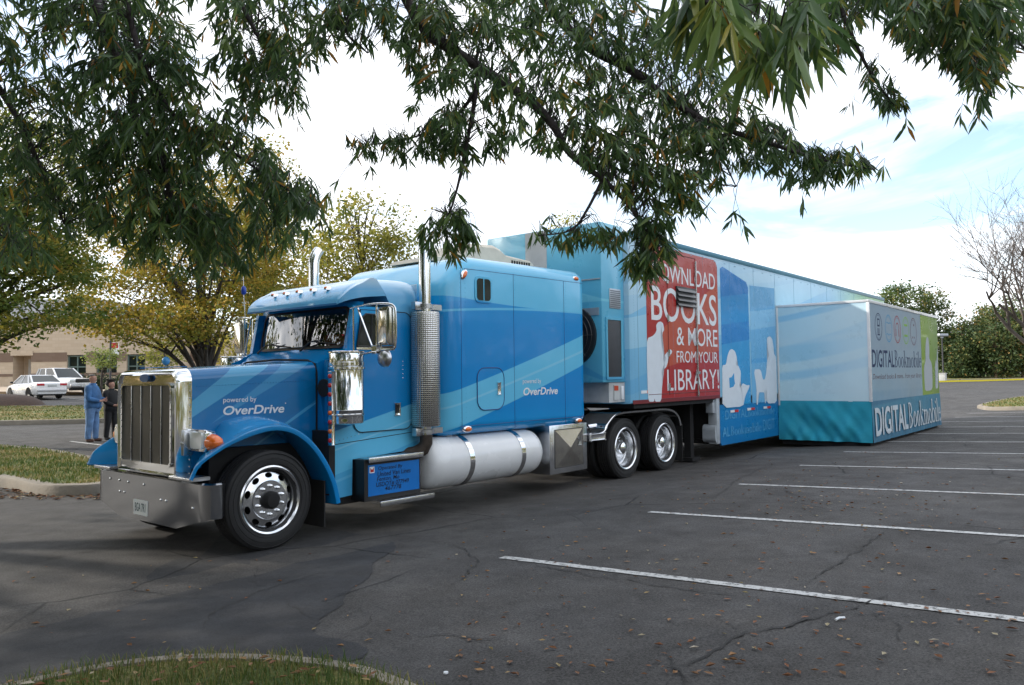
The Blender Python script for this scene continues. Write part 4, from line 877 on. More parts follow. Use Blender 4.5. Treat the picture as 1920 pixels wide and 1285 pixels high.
# ================================================================== GROUND
def asphalt(name, c, crack=1.0, fine=1.0):
    m, t, b = newmat(name); l = t.links.new
    tc = N(t, 'ShaderNodeTexCoord'); P = tc.outputs['Object']
    def noise(s, d=4, r=.55, dist=0):
        n = N(t, 'ShaderNodeTexNoise'); n.inputs['Scale'].default_value = s; n.inputs['Detail'].default_value = d; n.inputs['Roughness'].default_value = r; n.inputs['Distortion'].default_value = dist; l(P, n.inputs['Vector']); return n
    def rng(o, a, b_, c_, d):
        n = N(t, 'ShaderNodeMapRange'); l(o, n.inputs[0])
        for i, v in enumerate((a, b_, c_, d)): n.inputs[i+1].default_value = v
        return n.outputs[0]
    def mul(a, b_):
        n = N(t, 'ShaderNodeMath', operation='MULTIPLY'); l(a, n.inputs[0])
        if isinstance(b_, (int, float)): n.inputs[1].default_value = b_
        else: l(b_, n.inputs[1])
        return n.outputs[0]
    big = rng(noise(.22, 5, .6, .4).outputs['Fac'], .35, .68, .74, 1.18); mid = rng(noise(2.2, 6, .65).outputs['Fac'], .3, .7, .80, 1.2); fn = noise(70, 5, .78); fine_ = rng(fn.outputs['Fac'], .32, .68, 1-.85*fine, 1+.85*fine)
    vo = N(t, 'ShaderNodeTexVoronoi', feature='DISTANCE_TO_EDGE'); vo.inputs['Scale'].default_value = .55
    wn = noise(1.3, 6, .6); mxv = N(t, 'ShaderNodeMixRGB'); mxv.inputs[0].default_value = .22; l(P, mxv.inputs[1]); l(wn.outputs['Color'], mxv.inputs[2]); l(mxv.outputs[0], vo.inputs['Vector'])
    cr_ = rng(vo.outputs['Distance'], .0, .011, 0, 1); msk = rng(noise(.28, 3).outputs['Fac'], .50, .58, 0, crack)
    om = N(t, 'ShaderNodeMath', operation='SUBTRACT'); om.inputs[0].default_value = 1; l(cr_, om.inputs[1]); cf_ = mul(om.outputs[0], msk); om2 = N(t, 'ShaderNodeMath', operation='MULTIPLY_ADD'); l(cf_, om2.inputs[0]); om2.inputs[1].default_value = -.75; om2.inputs[2].default_value = 1
    v = mul(mul(mul(big, mid), fine_), om2.outputs[0])
    st = N(t, 'ShaderNodeValToRGB'); st.color_ramp.elements[0].color = (c[0]*.96, c[1]*.98, c[2]*1.03, 1); st.color_ramp.elements[1].color = (c[0]*1.1, c[1]*1.02, c[2]*.9, 1); l(noise(.5, 4).outputs['Fac'], st.inputs[0])
    h = N(t, 'ShaderNodeHueSaturation'); l(st.outputs[0], h.inputs['Color']); l(v, h.inputs['Value']); l(h.outputs[0], b.inputs['Base Color'])
    l(rng(mid, .8, 1.2, .92, .70), b.inputs['Roughness']); b.inputs['Specular IOR Level'].default_value = .35
    bp = N(t, 'ShaderNodeBump'); bp.inputs['Strength'].default_value = .55; bp.inputs['Distance'].default_value = .012; l(fn.outputs['Fac'], bp.inputs['Height'])
    bp2 = N(t, 'ShaderNodeBump'); bp2.inputs['Strength'].default_value = .6; bp2.inputs['Distance'].default_value = .02; l(om2.outputs[0], bp2.inputs['Height']); l(bp.outputs[0], bp2.inputs['Normal']); l(bp2.outputs[0], b.inputs['Normal'])
    return m
ASPH = asphalt('asphalt', (.060, .058, .0575))
def axis(core0, core1, step, out, far):
    a = list(np.arange(core0, core1+1e-6, step)); s = step; x = core0
    lo = []
    while x > -far: s *= 1.35; x -= s; lo.append(x)
    hi = []; s = step; x = core1
    while x < far: s *= 1.35; x += s; hi.append(x)
    return lo[::-1]+a+hi
xs, ys = axis(-14, 46, 1.0, 0, 900), axis(-16, 64, 1.0, 0, 900)
V = [(x, y, G(x, y)) for y in ys for x in xs]; nx = len(xs)
Fc = [(j*nx+i, j*nx+i+1, (j+1)*nx+i+1, (j+1)*nx+i) for j in range(len(ys)-1) for i in range(nx-1)]
def struct(o): return tag(o, kind='structure')
struct(raw('parking_lot', V, Fc, ASPH, smooth=True))
def drape(poly, dz, sub=None):
    """outline on the ground -> flat fan of small triangles following the ground"""
    bm = bmesh.new(); f = bm.faces.new([bm.verts.new((p[0], p[1], 0)) for p in poly])
    bmesh.ops.triangulate(bm, faces=bm.faces)
    for _ in range(2): bmesh.ops.subdivide_edges(bm, edges=[e for e in bm.edges if e.calc_length() > .9], cuts=1)
    bmesh.ops.triangulate(bm, faces=bm.faces)
    for v in bm.verts: v.co.z = G(v.co.x, v.co.y)+dz
    return bm
def sheet(name, poly, dz, m):
    bm = drape(poly, dz); me = bpy.data.meshes.new(name); bmesh.ops.recalc_face_normals(bm, faces=bm.faces); bm.to_mesh(me); bm.free(); me.materials.append(m)
    o = bpy.data.objects.new(name, me); COL.objects.link(o); return struct(o)
# smoother resurfaced patch in the foreground
PATCH = asphalt('sealed_asphalt', (.036, .0375, .042), .9, .5)
pp = [gnd(*q) for q in ((735, 1008), (742, 1030), (705, 1052), (690, 1085), (655, 1108), (640, 1135), (600, 1165), (596, 1190), (660, 1205), (690, 1222), (640, 1245), (500, 1238), (330, 1250), (120, 1290), (-60, 1340), (-110, 1240), (0, 1172), (80, 1145), (130, 1128), (215, 1108), (270, 1095), (282, 1075), (330, 1050), (380, 1040), (440, 990), (560, 985), (660, 1000))]
pp = [(p.x+rnd.uniform(-.015, .015), p.y+rnd.uniform(-.015, .015)) for p in spline([(q.x, q.y, 0) for q in pp]+[(pp[0].x, pp[0].y, 0)], 6)[:-1]]
sheet('asphalt_patch', pp, .004, PATCH)
# worn painted lines
pm_, t, b = newmat('worn_line_paint'); l = t.links.new
tcn = N(t, 'ShaderNodeTexCoord'); n1 = N(t, 'ShaderNodeTexNoise'); n1.inputs['Scale'].default_value = 22; n1.inputs['Detail'].default_value = 8; n1.inputs['Roughness'].default_value = .75; l(tcn.outputs['Object'], n1.inputs['Vector'])
rpn = N(t, 'ShaderNodeValToRGB'); rpn.color_ramp.elements[0].position = .40; rpn.color_ramp.elements[1].position = .50; rpn.color_ramp.elements[0].color = (.10, .10, .098, 1); rpn.color_ramp.elements[1].color = (.50, .50, .49, 1); l(n1.outputs['Fac'], rpn.inputs[0]); l(rpn.outputs[0], b.inputs['Base Color']); b.inputs['Roughness'].default_value = .75
def stripe(p, q, wd=.1, name='parking_line'):
    p, q = Vector((p[0], p[1], 0)), Vector((q[0], q[1], 0)); d = (q-p).normalized(); s = Vector((-d.y, d.x, 0))*wd/2; n = max(2, int((q-p).length/.12)); V, F = [], []
    for i in range(n+1):
        c = p+(q-p)*i/n; j = .004*math.sin(i*1.7)
        for sd in (-1, 1):
            e = c+s*sd*(1+rnd.uniform(-.10, .08)); V.append((e.x, e.y, G(e.x, e.y)+.006))
    F = [(2*i, 2*i+1, 2*i+3, 2*i+2) for i in range(n)]
    return struct(raw(name, V, F, pm_))
for i in range(13): stripe((1.62+2.743*i, -3.46), (1.62+2.743*i, -9.0))
a, b_ = gnd(132, 828), gnd(262, 844); stripe(a, b_); a, b_ = gnd(136, 862.5), gnd(300, 852); stripe(a, b_)
for k in range(6): a = gnd(-260+90*k, 752); stripe((a.x, a.y), (a.x+.4, a.y+5))
# cracks as thin jagged dark seams
CRK = mat('crack_tar', (.024, .023, .022), .9)
def crack(px, wd=.018, seed=0):
    r = random.Random(seed); P = [gnd(*q) for q in px]; pts = []
    for a, b2 in zip(P, P[1:]):
        n = max(2, int((b2-a).length/.05)); pts += [a.lerp(b2, i/n) for i in range(n)]
    pts.append(P[-1]); V, F = [], []; off = 0
    for i, p in enumerate(pts):
        off = off*.75+r.uniform(-.022, .022); d = (pts[min(i+1, len(pts)-1)]-pts[max(0, i-1)]).normalized(); s = Vector((-d.y, d.x, 0)); k = math.sin(math.pi*min(1, (i+.5)/len(pts)))**.5
        ww = .55*wd*k*r.uniform(.1, 1.4)/2; c = p+s*off
        for sd in (-1, 1): e = c+s*sd*ww; V.append((e.x, e.y, G(e.x, e.y)+.0085))
    struct(raw('asphalt_crack', V, [(2*i, 2*i+1, 2*i+3, 2*i+2) for i in range(len(pts)-1)], CRK))
for i, (px, wd) in enumerate([([(0, 1062), (80, 1055), (130, 1040), (210, 1032), (330, 1005)], .03), ([(378, 1180), (400, 1150), (470, 1115), (540, 1095), (600, 1075)], .025), ([(482, 1065), (470, 1088), (495, 1102)], .014), ([(540, 1125), (560, 1150), (580, 1165)], .014),
     ([(780, 1012), (840, 1020), (880, 1040), (900, 1055), (870, 1085), (830, 1110)], .025), ([(900, 1045), (945, 1046), (1000, 1060), (1100, 1078), (1200, 1092), (1300, 1108), (1420, 1120), (1560, 1130)], .02),
     ([(1260, 1260), (1300, 1240), (1370, 1205), (1400, 1188), (1470, 1178), (1550, 1155), (1620, 1135), (1660, 1115)], .04), ([(1400, 1190), (1340, 1165), (1310, 1158)], .014), ([(1640, 1150), (1690, 1175), (1700, 1205)], .02), ([(1500, 1100), (1540, 1075), (1580, 1050), (1640, 1010), (1665, 995)], .03), ([(1540, 1120), (1600, 1130), (1620, 1132)], .02),
     ([(1255, 960), (1290, 948), (1340, 935), (1380, 900), (1450, 870), (1540, 862)], .02), ([(760, 1195), (830, 1190), (900, 1196), (960, 1194)], .02), ([(670, 1140), (700, 1155), (690, 1175), (650, 1185)], .016), ([(980, 950), (1060, 935), (1110, 925)], .02), ([(1200, 1240), (1260, 1262), (1290, 1285)], .018)]): crack(px, wd, i)
# small debris on the ground: one leaf scatter (nobody could count it) and a few bits
def tonemat(name, ramp, rough=.6, trans=.35, spec=.4):
    m = bpy.data.materials.new(name); m.use_nodes = True; t = m.node_tree; l = t.links.new; b = t.nodes['Principled BSDF']; o = t.nodes['Material Output']
    at_ = N(t, 'ShaderNodeAttribute', attribute_name='tone'); r = N(t, 'ShaderNodeValToRGB'); e = r.color_ramp.elements
    for i, (p, c) in enumerate(ramp):
        q = e[i] if i < 2 else e.new(p); q.position = p; q.color = (*c, 1)
    l(at_.outputs['Fac'], r.inputs[0]); l(r.outputs[0], b.inputs['Base Color']); b.inputs['Roughness'].default_value = rough; b.inputs['Specular IOR Level'].default_value = spec
    if trans:
        tl = N(t, 'ShaderNodeBsdfTranslucent'); l(r.outputs[0], tl.inputs[0]); ms = N(t, 'ShaderNodeMixShader'); ms.inputs[0].default_value = trans; l(b.outputs[0], ms.inputs[1]); l(tl.outputs[0], ms.inputs[2]); l(ms.outputs[0], o.inputs[0])
    return m
LIT = tonemat('fallen_leaf', [(0, (.20, .075, .03)), (.5, (.15, .07, .03)), (.75, (.30, .16, .065)), (.9, (.26, .21, .09)), (1, (.42, .37, .3))], .7, 0)
def leaf_litter(name, pts, m, label, size=(.035, .075)):
    V, F, A = [], [], []
    for (x, y, z) in pts:
        a = rnd.uniform(0, 6.28); s = rnd.uniform(*size); wdt = s*rnd.uniform(.25, .6); c, sn = math.cos(a), math.sin(a); k = len(V); cu_ = rnd.uniform(.1, .45)*s
        for u, v, h in ((-s, 0, .3*cu_), (-.2*s, -wdt, cu_), (s, 0, .5*cu_), (.1*s, wdt, cu_*rnd.uniform(.2, 1.4)), (0, 0, 0)): V.append((x+u*c-v*sn, y+u*sn+v*c, z+.009+h))
        F += [(k, k+1, k+4), (k+1, k+2, k+4), (k+2, k+3, k+4), (k+3, k, k+4)]; A += [rnd.random()]*4
    return tag(raw(name, V, F, m, attr=A), label, 'leaves', kind='stuff')
pts = []
while len(pts) < 900:
    k = rnd.random()
    px, py = (rnd.uniform(850, 1930), 835+rnd.random()**.7*440) if k < .42 else ((rnd.gauss(1560, 190), rnd.gauss(920, 34)) if k < .86 else (rnd.uniform(0, 1900), rnd.uniform(1030, 1270)))
    if py < 832 or py > 1284: continue
    p = gnd(px, py); pts.append((p.x, p.y, p.z))
leaf_litter('fallen_leaves', pts, LIT, 'brown and orange dry leaves scattered over the grey parking lot', (.012, .032))
pts = []
for i in range(260):
    p = gnd(rnd.uniform(-20, 190), rnd.uniform(918, 938)); pts.append((p.x, p.y, p.z))
leaf_litter('kerb_leaves', pts, LIT, 'band of dry leaves in the gutter of the left grass island', (.03, .06))
m = MB(); p = gnd(1574, 1163); m.tube([(p.x-.04, p.y+.01, p.z+.012), (p.x, p.y, p.z+.014), (p.x+.035, p.y-.02, p.z+.01)], .007, 6); tag(m.build('paper_scrap', LETTER), 'small curled white paper scrap below the nearest painted line', 'litter')
m = MB(); p = gnd(836, 1265); m.prism(ell(0, 0, .014, .009, 9), lambda u, v, d: (p.x+u, p.y+v*1.3, p.z+d), .006, .014); tag(m.build('bottle_cap', LETTER), 'flat white scrap beside the kerb of the nearest grass island', 'litter')

# ------------------------------------------------------------------ grass islands
KERB = mat('concrete_kerb', (.25, .22, .18), .85, var=.22, vscale=3, bump=.4, bscale=30)
def grassmat(name, a, b_, c):
    m, t, b = newmat(name); l = t.links.new; tc = N(t, 'ShaderNodeTexCoord')
    n = N(t, 'ShaderNodeTexNoise'); n.inputs['Scale'].default_value = 1.1; n.inputs['Detail'].default_value = 7; l(tc.outputs['Object'], n.inputs['Vector']); r = N(t, 'ShaderNodeValToRGB'); e = r.color_ramp.elements; e[0].position = .36; e[1].position = .66; e[0].color = (*a, 1); e[1].color = (*c, 1); q = e.new(.5); q.color = (*b_, 1)
    l(n.outputs['Fac'], r.inputs[0]); n2 = N(t, 'ShaderNodeTexNoise'); n2.inputs['Scale'].default_value = 30; n2.inputs['Detail'].default_value = 5; l(tc.outputs['Object'], n2.inputs['Vector']); mr = N(t, 'ShaderNodeMapRange'); l(n2.outputs['Fac'], mr.inputs[0]); mr.inputs[1].default_value = .3; mr.inputs[2].default_value = .7; mr.inputs[3].default_value = .5; mr.inputs[4].default_value = 1.5
    h = N(t, 'ShaderNodeHueSaturation'); l(mr.outputs[0], h.inputs['Value']); l(r.outputs[0], h.inputs['Color']); l(h.outputs[0], b.inputs['Base Color']); b.inputs['Roughness'].default_value = .9
    bp = N(t, 'ShaderNodeBump'); bp.inputs['Distance'].default_value = .05; l(n2.outputs['Fac'], bp.inputs['Height']); l(bp.outputs[0], b.inputs['Normal']); return m
GRS = grassmat('lawn', (.09, .12, .025), (.17, .17, .045), (.26, .20, .09))
BLD = tonemat('grass_blade', [(0, (.04, .085, .016)), (.4, (.085, .13, .026)), (.7, (.19, .18, .05)), (1, (.33, .24, .11))], .6, .3)
def inside(p, poly):
    c = False; n = len(poly)
    for i in range(n):
        a, b_ = poly[i], poly[(i+1) % n]
        if (a[1] > p[1]) != (b_[1] > p[1]) and p[0] < (b_[0]-a[0])*(p[1]-a[1])/(b_[1]-a[1])+a[0]: c = not c
    return c
def island(pts, kw=.16, kh=.14, n=6, label=None, blades=0, bl=(.05, .1), bw=.004, box=None, litter=0, t0=.42):
    poly = [(p.x, p.y) for p in spline([(p[0], p[1], 0) for p in list(pts)+[pts[0]]], n)[:-1]]
    ar = sum(a[0]*b_[1]-b_[0]*a[1] for a, b_ in zip(poly, poly[1:]+poly[:1]))
    if ar < 0: poly = poly[::-1]
    m_ = len(poly); rings = []
    nrm = []
    for i in range(m_):
        d = Vector((poly[(i+1) % m_][0]-poly[i-1][0], poly[(i+1) % m_][1]-poly[i-1][1])).normalized(); nrm.append((-d.y, d.x))
    for i, (x, y) in enumerate(poly):
        z = G(x, y); a, b_ = nrm[i]
        rings.append([(x+a*o, y+b_*o, z+h) for o, h in ((0, -.05), (.005, kh-.035), (.02, kh-.008), (.045, kh), (kw, kh), (kw, -.05))])
    mb = MB(); mb.loft(rings+[rings[0]], True, False, False); k = mb.build('kerb', KERB, ang=40); struct(k)
    inn = [(x+nrm[i][0]*(kw-.01), y+nrm[i][1]*(kw-.01)) for i, (x, y) in enumerate(poly)]
    bm = drape(inn, kh-.015); me = bpy.data.meshes.new('grass_ground'); bmesh.ops.recalc_face_normals(bm, faces=bm.faces); bm.to_mesh(me); bm.free(); me.materials.append(GRS); o = bpy.data.objects.new('grass_ground', me); COL.objects.link(o); struct(o)
    if blades:
        V, F, A = [], [], []; x0, y0, x1, y1 = box or (min(p[0] for p in inn), min(p[1] for p in inn), max(p[0] for p in inn), max(p[1] for p in inn)); c = 0
        inn2 = [(x+nrm[i][0]*(kw-.09), y+nrm[i][1]*(kw-.09)) for i, (x, y) in enumerate(poly)]
        while c < blades:
            x, y = rnd.uniform(x0, x1), rnd.uniform(y0, y1)
            if not inside((x, y), inn2): continue
            c += 1; pt = math.sin(x*2.3+1.7*math.sin(y*1.9))*math.cos(y*2.7+x); tone = min(1, max(0, t0+.3*pt+rnd.gauss(0, .2))); h = rnd.uniform(*bl)*(1.1-.45*tone); a = rnd.uniform(0, 6.28); ln = rnd.uniform(.1, .8)*h; k2 = len(V); z = G(x, y)+kh-.02; dx, dy = math.cos(a), math.sin(a)
            V += [(x-dy*bw, y+dx*bw, z), (x+dy*bw, y-dx*bw, z), (x+dx*ln*.4+dy*bw*.7, y+dy*ln*.4-dx*bw*.7, z+h*.6), (x+dx*ln*.4-dy*bw*.7, y+dy*ln*.4+dx*bw*.7, z+h*.6), (x+dx*ln, y+dy*ln, z+h*.9)]
            F += [(k2, k2+1, k2+2, k2+3), (k2+3, k2+2, k2+4)]; A += [tone]*2
        tag(raw('grass', V, F, BLD, attr=A), label, 'grass', kind='stuff')
    if litter:
        x0, y0, x1, y1 = box or (min(p[0] for p in inn), min(p[1] for p in inn), max(p[0] for p in inn), max(p[1] for p in inn)); q = []
        while len(q) < litter:
            x, y = rnd.uniform(x0, x1), rnd.uniform(y0, y1)
            if inside((x, y), inn): q.append((x, y, G(x, y)+kh+rnd.uniform(0, .035)))
        leaf_litter('lawn_leaves', q, LIT, 'brown leaves caught in the grass of the '+label.split(' on ')[-1], (.014, .038))
    return inn
i1 = [gnd(870, 1312, .14), gnd(700, 1246, .14), gnd(570, 1226, .14), gnd(430, 1220, .14), gnd(300, 1225, .14), gnd(150, 1246, .14), gnd(-80, 1296, .14), (-5.2, -2.7), (-7.6, -3.6), (-8.6, -6.5), (-6.5, -9.5), (-3.4, -9.6), (-1.6, -7.2)]
isl_near = island(i1, kw=.11, label='short mixed green and brown grass on the nearest island', blades=19000, bl=(.04, .10), bw=.003, box=(-3.6, -6.3, -.3, -2.3), litter=420)
i2 = [gnd(-420, 880), gnd(-150, 897), gnd(0, 914), gnd(75, 929), gnd(130, 930.5), gnd(190, 927), gnd(262, 912), gnd(268, 890), gnd(180, 872), gnd(60, 852), gnd(-150, 840), gnd(-420, 832)]
island(i2, kw=.2, kh=.17, label='patchy yellow green grass on the left kerbed island', blades=16000, bl=(.04, .10), bw=.009, box=(-6.5, 4.4, 5.5, 15), litter=120, t0=.56)
i3 = [gnd(-700, 803), gnd(-200, 800), gnd(100, 796), gnd(260, 790), gnd(420, 783), gnd(640, 776), gnd(640, 762), gnd(420, 763), gnd(100, 767), gnd(-200, 772), gnd(-700, 775)]
island(i3, kh=.16, label='yellowing grass strip on the far left island', blades=15000, bl=(.04, .09), bw=.02, box=(-4, 19, 28, 46), t0=.74)
i4 = [gnd(1832, 766), gnd(1850, 769.5), gnd(1880, 770), gnd(1960, 769), gnd(2200, 767), gnd(2200, 744), gnd(1990, 745), gnd(1910, 749), gnd(1855, 759)]
island(i4, kh=.14, label='pale dry grass on the right hand kerbed island', blades=4000, bl=(.05, .1), bw=.02, box=(30, -14, 45, 0), t0=.7)
i5 = [at(1700, 705, 85), at(1860, 705, 86), at(2100, 705, 88), at(2500, 705, 92), at(2500, 705, 118), at(2100, 705, 118), at(1700, 705, 118)]
island(i5, kh=.15, n=3)
MUL = mat('bark_mulch', (.06, .035, .025), .95, var=.4, vscale=12, bump=.8, bscale=14)
p = at(8, 772, 37); m = MB(); m.loft([[(p.x+r*math.cos(a)*1.0, p.y+r*math.sin(a), G(p.x, p.y)+.1+h) for a in [i*.262 for i in range(24)]] for r, h in ((1.7, 0), (1.5, .2), (1.1, .42), (.5, .52), (.05, .54))], True); tag(m.build('mulch_mound', MUL, ang=80), 'low dark brown mulch mound on the far left grass strip', 'mulch')

# pavement in front of the building
BD = 62.
def bpt(px, d=BD): v = at(px, 705, d); return (v.x, v.y)
PAV = mat('pavement_concrete', (.42, .34, .26), .85, var=.12, vscale=.6)
q = [bpt(-700, 53), bpt(620, 53), bpt(620, 66), bpt(-700, 66)]
bm_ = drape(q, .15); me = bpy.data.meshes.new('pavement'); bmesh.ops.recalc_face_normals(bm_, faces=bm_.faces); bm_.to_mesh(me); bm_.free(); me.materials.append(PAV); o = bpy.data.objects.new('pavement', me); COL.objects.link(o); struct(o)
mb = MB(); q = [Vector((*bpt(-700+33*i, 53), 0)) for i in range(41)]; fwd = Vector((cf.x, cf.y, 0)); mb.loft([[(p.x+fwd.x*o_, p.y+fwd.y*o_, G(p.x, p.y)+h) for o_, h in ((-.02, -.05), (-.02, .16), (.25, .16), (.25, -.05))] for p in q], True); struct(mb.build('kerb', mat('kerb_tan', (.40, .27, .16), .85, var=.1)))
# ================================================================== BUILDING
def brickmat(name, c, mort, sc):
    m, t, b = newmat(name); l = t.links.new; tc = N(t, 'ShaderNodeTexCoord'); mp = N(t, 'ShaderNodeMapping'); mp.inputs['Rotation'].default_value = (R_(90), 0, 0); l(tc.outputs['Object'], mp.inputs[0])
    br = N(t, 'ShaderNodeTexBrick'); br.inputs['Scale'].default_value = sc; br.inputs['Color1'].default_value = (*c, 1); br.inputs['Color2'].default_value = (c[0]*.9, c[1]*.88, c[2]*.86, 1); br.inputs['Mortar'].default_value = (*mort, 1); br.inputs['Mortar Size'].default_value = .012; l(mp.outputs[0], br.inputs[0]); l(br.outputs[0], b.inputs['Base Color']); b.inputs['Roughness'].default_value = .9; return m
TAN = brickmat('tan_block', (.55, .45, .34), (.47, .38, .29), 1.0); BAND = brickmat('brown_block', (.20, .14, .105), (.18, .13, .1), 1.0)
fa = Vector((cr.x, cr.y, 0)); bo = at(150, 705, BD); bz0 = G(bo.x, bo.y)+.1
bld = thing('office_building', 'low tan block office building with brown bands and green-tinted windows behind the white cars', 'building', (bo.x, bo.y, bz0), math.atan2(cr.y, cr.x))
# local: x along the facade (image right), y away from the camera, z up
def bu(px): return (px-150)*BD/FPX
def bzz(py): return CAM.z+(717-py)*BD/FPX-bz0
U = lambda x, z, d: (x, d, z)
HB = bzz(603); z_b1, z_b0 = bzz(662), bzz(679); z_c1, z_c0 = bzz(701), bzz(706)
wins = [(125, 161, 668, 707), (180, 219, 668, 707), (237, 272, 668, 700)]
m = MB()
xs_ = [bu(-420), bu(24), bu(58)]+[v for a, b_, _, _ in wins for v in (bu(a), bu(b_))]+[bu(318)]
zt, zb_ = bzz(667), bzz(708)
m.box(bu(-420), 0, zt, bu(318), 12, HB); m.box(bu(-420), .0, 0, bu(24), 12, zt); m.box(bu(58), 0, zb_, bu(125), 12, zt); m.box(bu(58), 0, 0, bu(318), 12, zb_)
for a, b_ in ((161, 180), (219, 237), (272, 318)): m.box(bu(a), 0, zb_, bu(b_), 12, zt)
m.box(bu(24), 1.4, 0, bu(58), 12, zt); m.box(bu(120), .5, zb_, bu(280), 12, zt)
m.build('wall', TAN, bld, smooth=False)
m = MB(); m.box(bu(318), 4, 0, bu(378), 14, bzz(630)); m.build('side_wing', TAN, bld, smooth=False)
m = MB()
m.box(bu(-420), -.03, z_b0, bu(24), -.003, z_b1); m.box(bu(58), -.03, z_b0, bu(125), -.003, z_b1); m.box(bu(161), -.03, z_b0, bu(180), -.003, z_b1); m.box(bu(219), -.03, z_b0, bu(237), -.003, z_b1); m.box(bu(272), -.03, z_b0, bu(318), -.003, z_b1)
m.box(bu(-420), -.03, z_c0, bu(24), -.003, z_c1); m.box(bu(58), -.03, z_c0, bu(318), -.003, z_c1); m.box(bu(318), 3.97, z_b0, bu(378), 3.997, z_b1)
m.build('brown_bands', BAND, bld, smooth=False)
m = MB(); m.box(bu(-420), -.12, HB, bu(320), 12.1, HB+.35); m.box(bu(316), 3.9, bzz(630), bu(379), 14.1, bzz(630)+.3); m.box(bu(-300), 4, HB+.35, bu(130), 14, HB+2.2); m.build('roof', mat('roof_metal', (.40, .40, .41), .5, .2, var=.08), bld, smooth=False)
m = MB(); m.box(bu(33), 1.36, bzz(704), bu(50), 1.4, bzz(673)); dr = m.build('door', mat('door_white', (.62, .63, .64), .5), bld)
m = MB(); m.box(bu(47), 1.32, bzz(692), bu(48.6), 1.36, bzz(689)); m.build('handle', DULL, dr)
m = MB(); m.box(bu(20), -.08, zt, bu(62), .2, zt+.35); m.build('door_lintel', TAN, bld)
FRM = mat('window_frame_green', (.14, .20, .19), .45, .3)
for a, b_, y0, y1 in wins:
    x0, x1, z0, z1 = bu(a), bu(b_), bzz(707), bzz(668); m = MB(); m.box(x0+.02, .28, z0+.02, x1-.02, .33, z1-.02); wn = m.build('window', WINDOW, bld)
    m = MB(); zm = z0+(z1-z0)*.42
    for x in (x0, (x0+x1)/2-.05, x1-.1): m.box(x, .18, z0, x+.1, .28, z1)
    for z in (z0, zm, z1-.1):
        for xa_, xb_ in ((x0+.1, (x0+x1)/2-.05), ((x0+x1)/2+.05, x1-.1)): m.box(xa_, .185, z, xb_, .278, z+.1)
    m.build('window_frame', FRM, wn)

# ================================================================== CARS
def car(name, label, spec, loc, rz):
    """x forward, z up; sections from the side profile"""
    root = thing(name, label, spec['cat'], loc, rz); W_ = spec['w']/2; c = spec
    PNT = mat('car_white_'+c['cat'], c['col'], .25, coat=.7, var=.02)
    m = MB(); rings = []
    for x, zl, zh, wf in c['body']:
        w_ = W_*wf; rings.append([(x, y, z) for y, z in ((-w_*.9, zl), (-w_*.98, zl+.08), (-w_, zl+(zh-zl)*.45), (-w_*.99, zl+(zh-zl)*.7), (-w_*.93, zh-.04), (-w_*.85, zh), (0, zh+.025), (w_*.85, zh), (w_*.93, zh-.04), (w_*.99, zl+(zh-zl)*.7), (w_, zl+(zh-zl)*.45), (w_*.98, zl+.08), (w_*.9, zl))])
    m.loft(rings, True); body = m.build('body', PNT, root, ang=45)
    g = c['cabin']; m = MB()                       # x_front_base, x_front_top, x_back_top, x_back_base, z0, z1
    xa, xb, xc, xd, z0, z1 = g; w0, w1 = W_*.90, W_*.70
    ring = lambda z, a, b_, w_: [(a, -w_, z), (a, w_, z), (b_, w_, z), (b_, -w_, z)]
    m.loft([ring(z1-.03, xb+.03, xc-.03, w1+.02), ring(z1, xb, xc, w1), ring(z1+.035, xb-.12, xc+.15, w1*.85)], True)
    for sx, sy in ((0, 1), (0, -1), (1, 1), (1, -1)):
        p0 = Vector(((xa, xd)[sx], sy*w0, z0)); p1 = Vector(((xb, xc)[sx], sy*w1, z1)); m.tube([p0, p1], .05, 6)
    for t_ in c['pillars']:
        for sy in (1, -1): m.tube([(xa+(xd-xa)*t_, sy*w0, z0), (xb+(xc-xb)*t_, sy*w1, z1)], .05, 6)
    m.build('roof', PNT, root, ang=40)
    def gl(nm, pts): mm = MB(); mm.face(pts); mm.build(nm, c.get('glass', WINDOW), root, smooth=False)
    e = .012
    gl('windshield', [(xa, -w0, z0), (xa, w0, z0), (xb, w1, z1), (xb, -w1, z1)]); gl('rear_window', [(xd, -w0, z0), (xd, w0, z0), (xc, w1, z1), (xc, -w1, z1)])
    for sy in (1, -1): gl('side_window', [(xa, sy*(w0+e), z0), (xd, sy*(w0+e), z0), (xc, sy*(w1+e), z1), (xb, sy*(w1+e), z1)])
    for x in c['wheels']:
        for sy in (-1, 1):
            m = MB(); m.lathe([(.2, -.09), (c['wr']-.02, -.1), (c['wr'], -.07), (c['wr'], .07), (c['wr']-.02, .1), (.2, .09)], (0, 0, 0), 'Y', 24); wh = m.build('wheel', RUBBER, root); wh.location = (x, sy*(W_-.12), c['wr'])
            m = MB(); m.lathe([(.21, sy*.085), (.2, sy*.1), (.15, sy*.09), (.05, sy*.1), (0, sy*.1)], (0, 0, 0), 'Y', 20); m.build('rim', c.get('rim', ALU), wh)
            m = MB(); m.lathe([(c['wr']+.06, sy*-.06), (c['wr']+.06, sy*.124), (0, sy*.124)], (x, sy*(W_-.12), c['wr']+.01), 'Y', 24); bb = m
            bmesh.ops.delete(bb.bm, geom=[v for v in bb.bm.verts if v.co.z < c['wr']-.1], context='VERTS'); bb.build('wheel_arch', DARK, root, smooth=False)
    for (x, y, z, sx, sy_, sz, mm_, nm) in c['bits']:
        m = MB(); m.box(x-sx/2, y-sy_/2, z-sz/2, x+sx/2, y+sy_/2, z+sz/2, min(sx, sy_, sz)*.25); m.build(nm, mm_, root)
    return root
TAIL = mat('tail_lamp_red', (.5, .02, .03), .2, coat=.6); PLT = mat('plate_pale', (.5, .52, .52), .5); GRL = mat('grille_black', (.02, .02, .02), .4)
bits = []
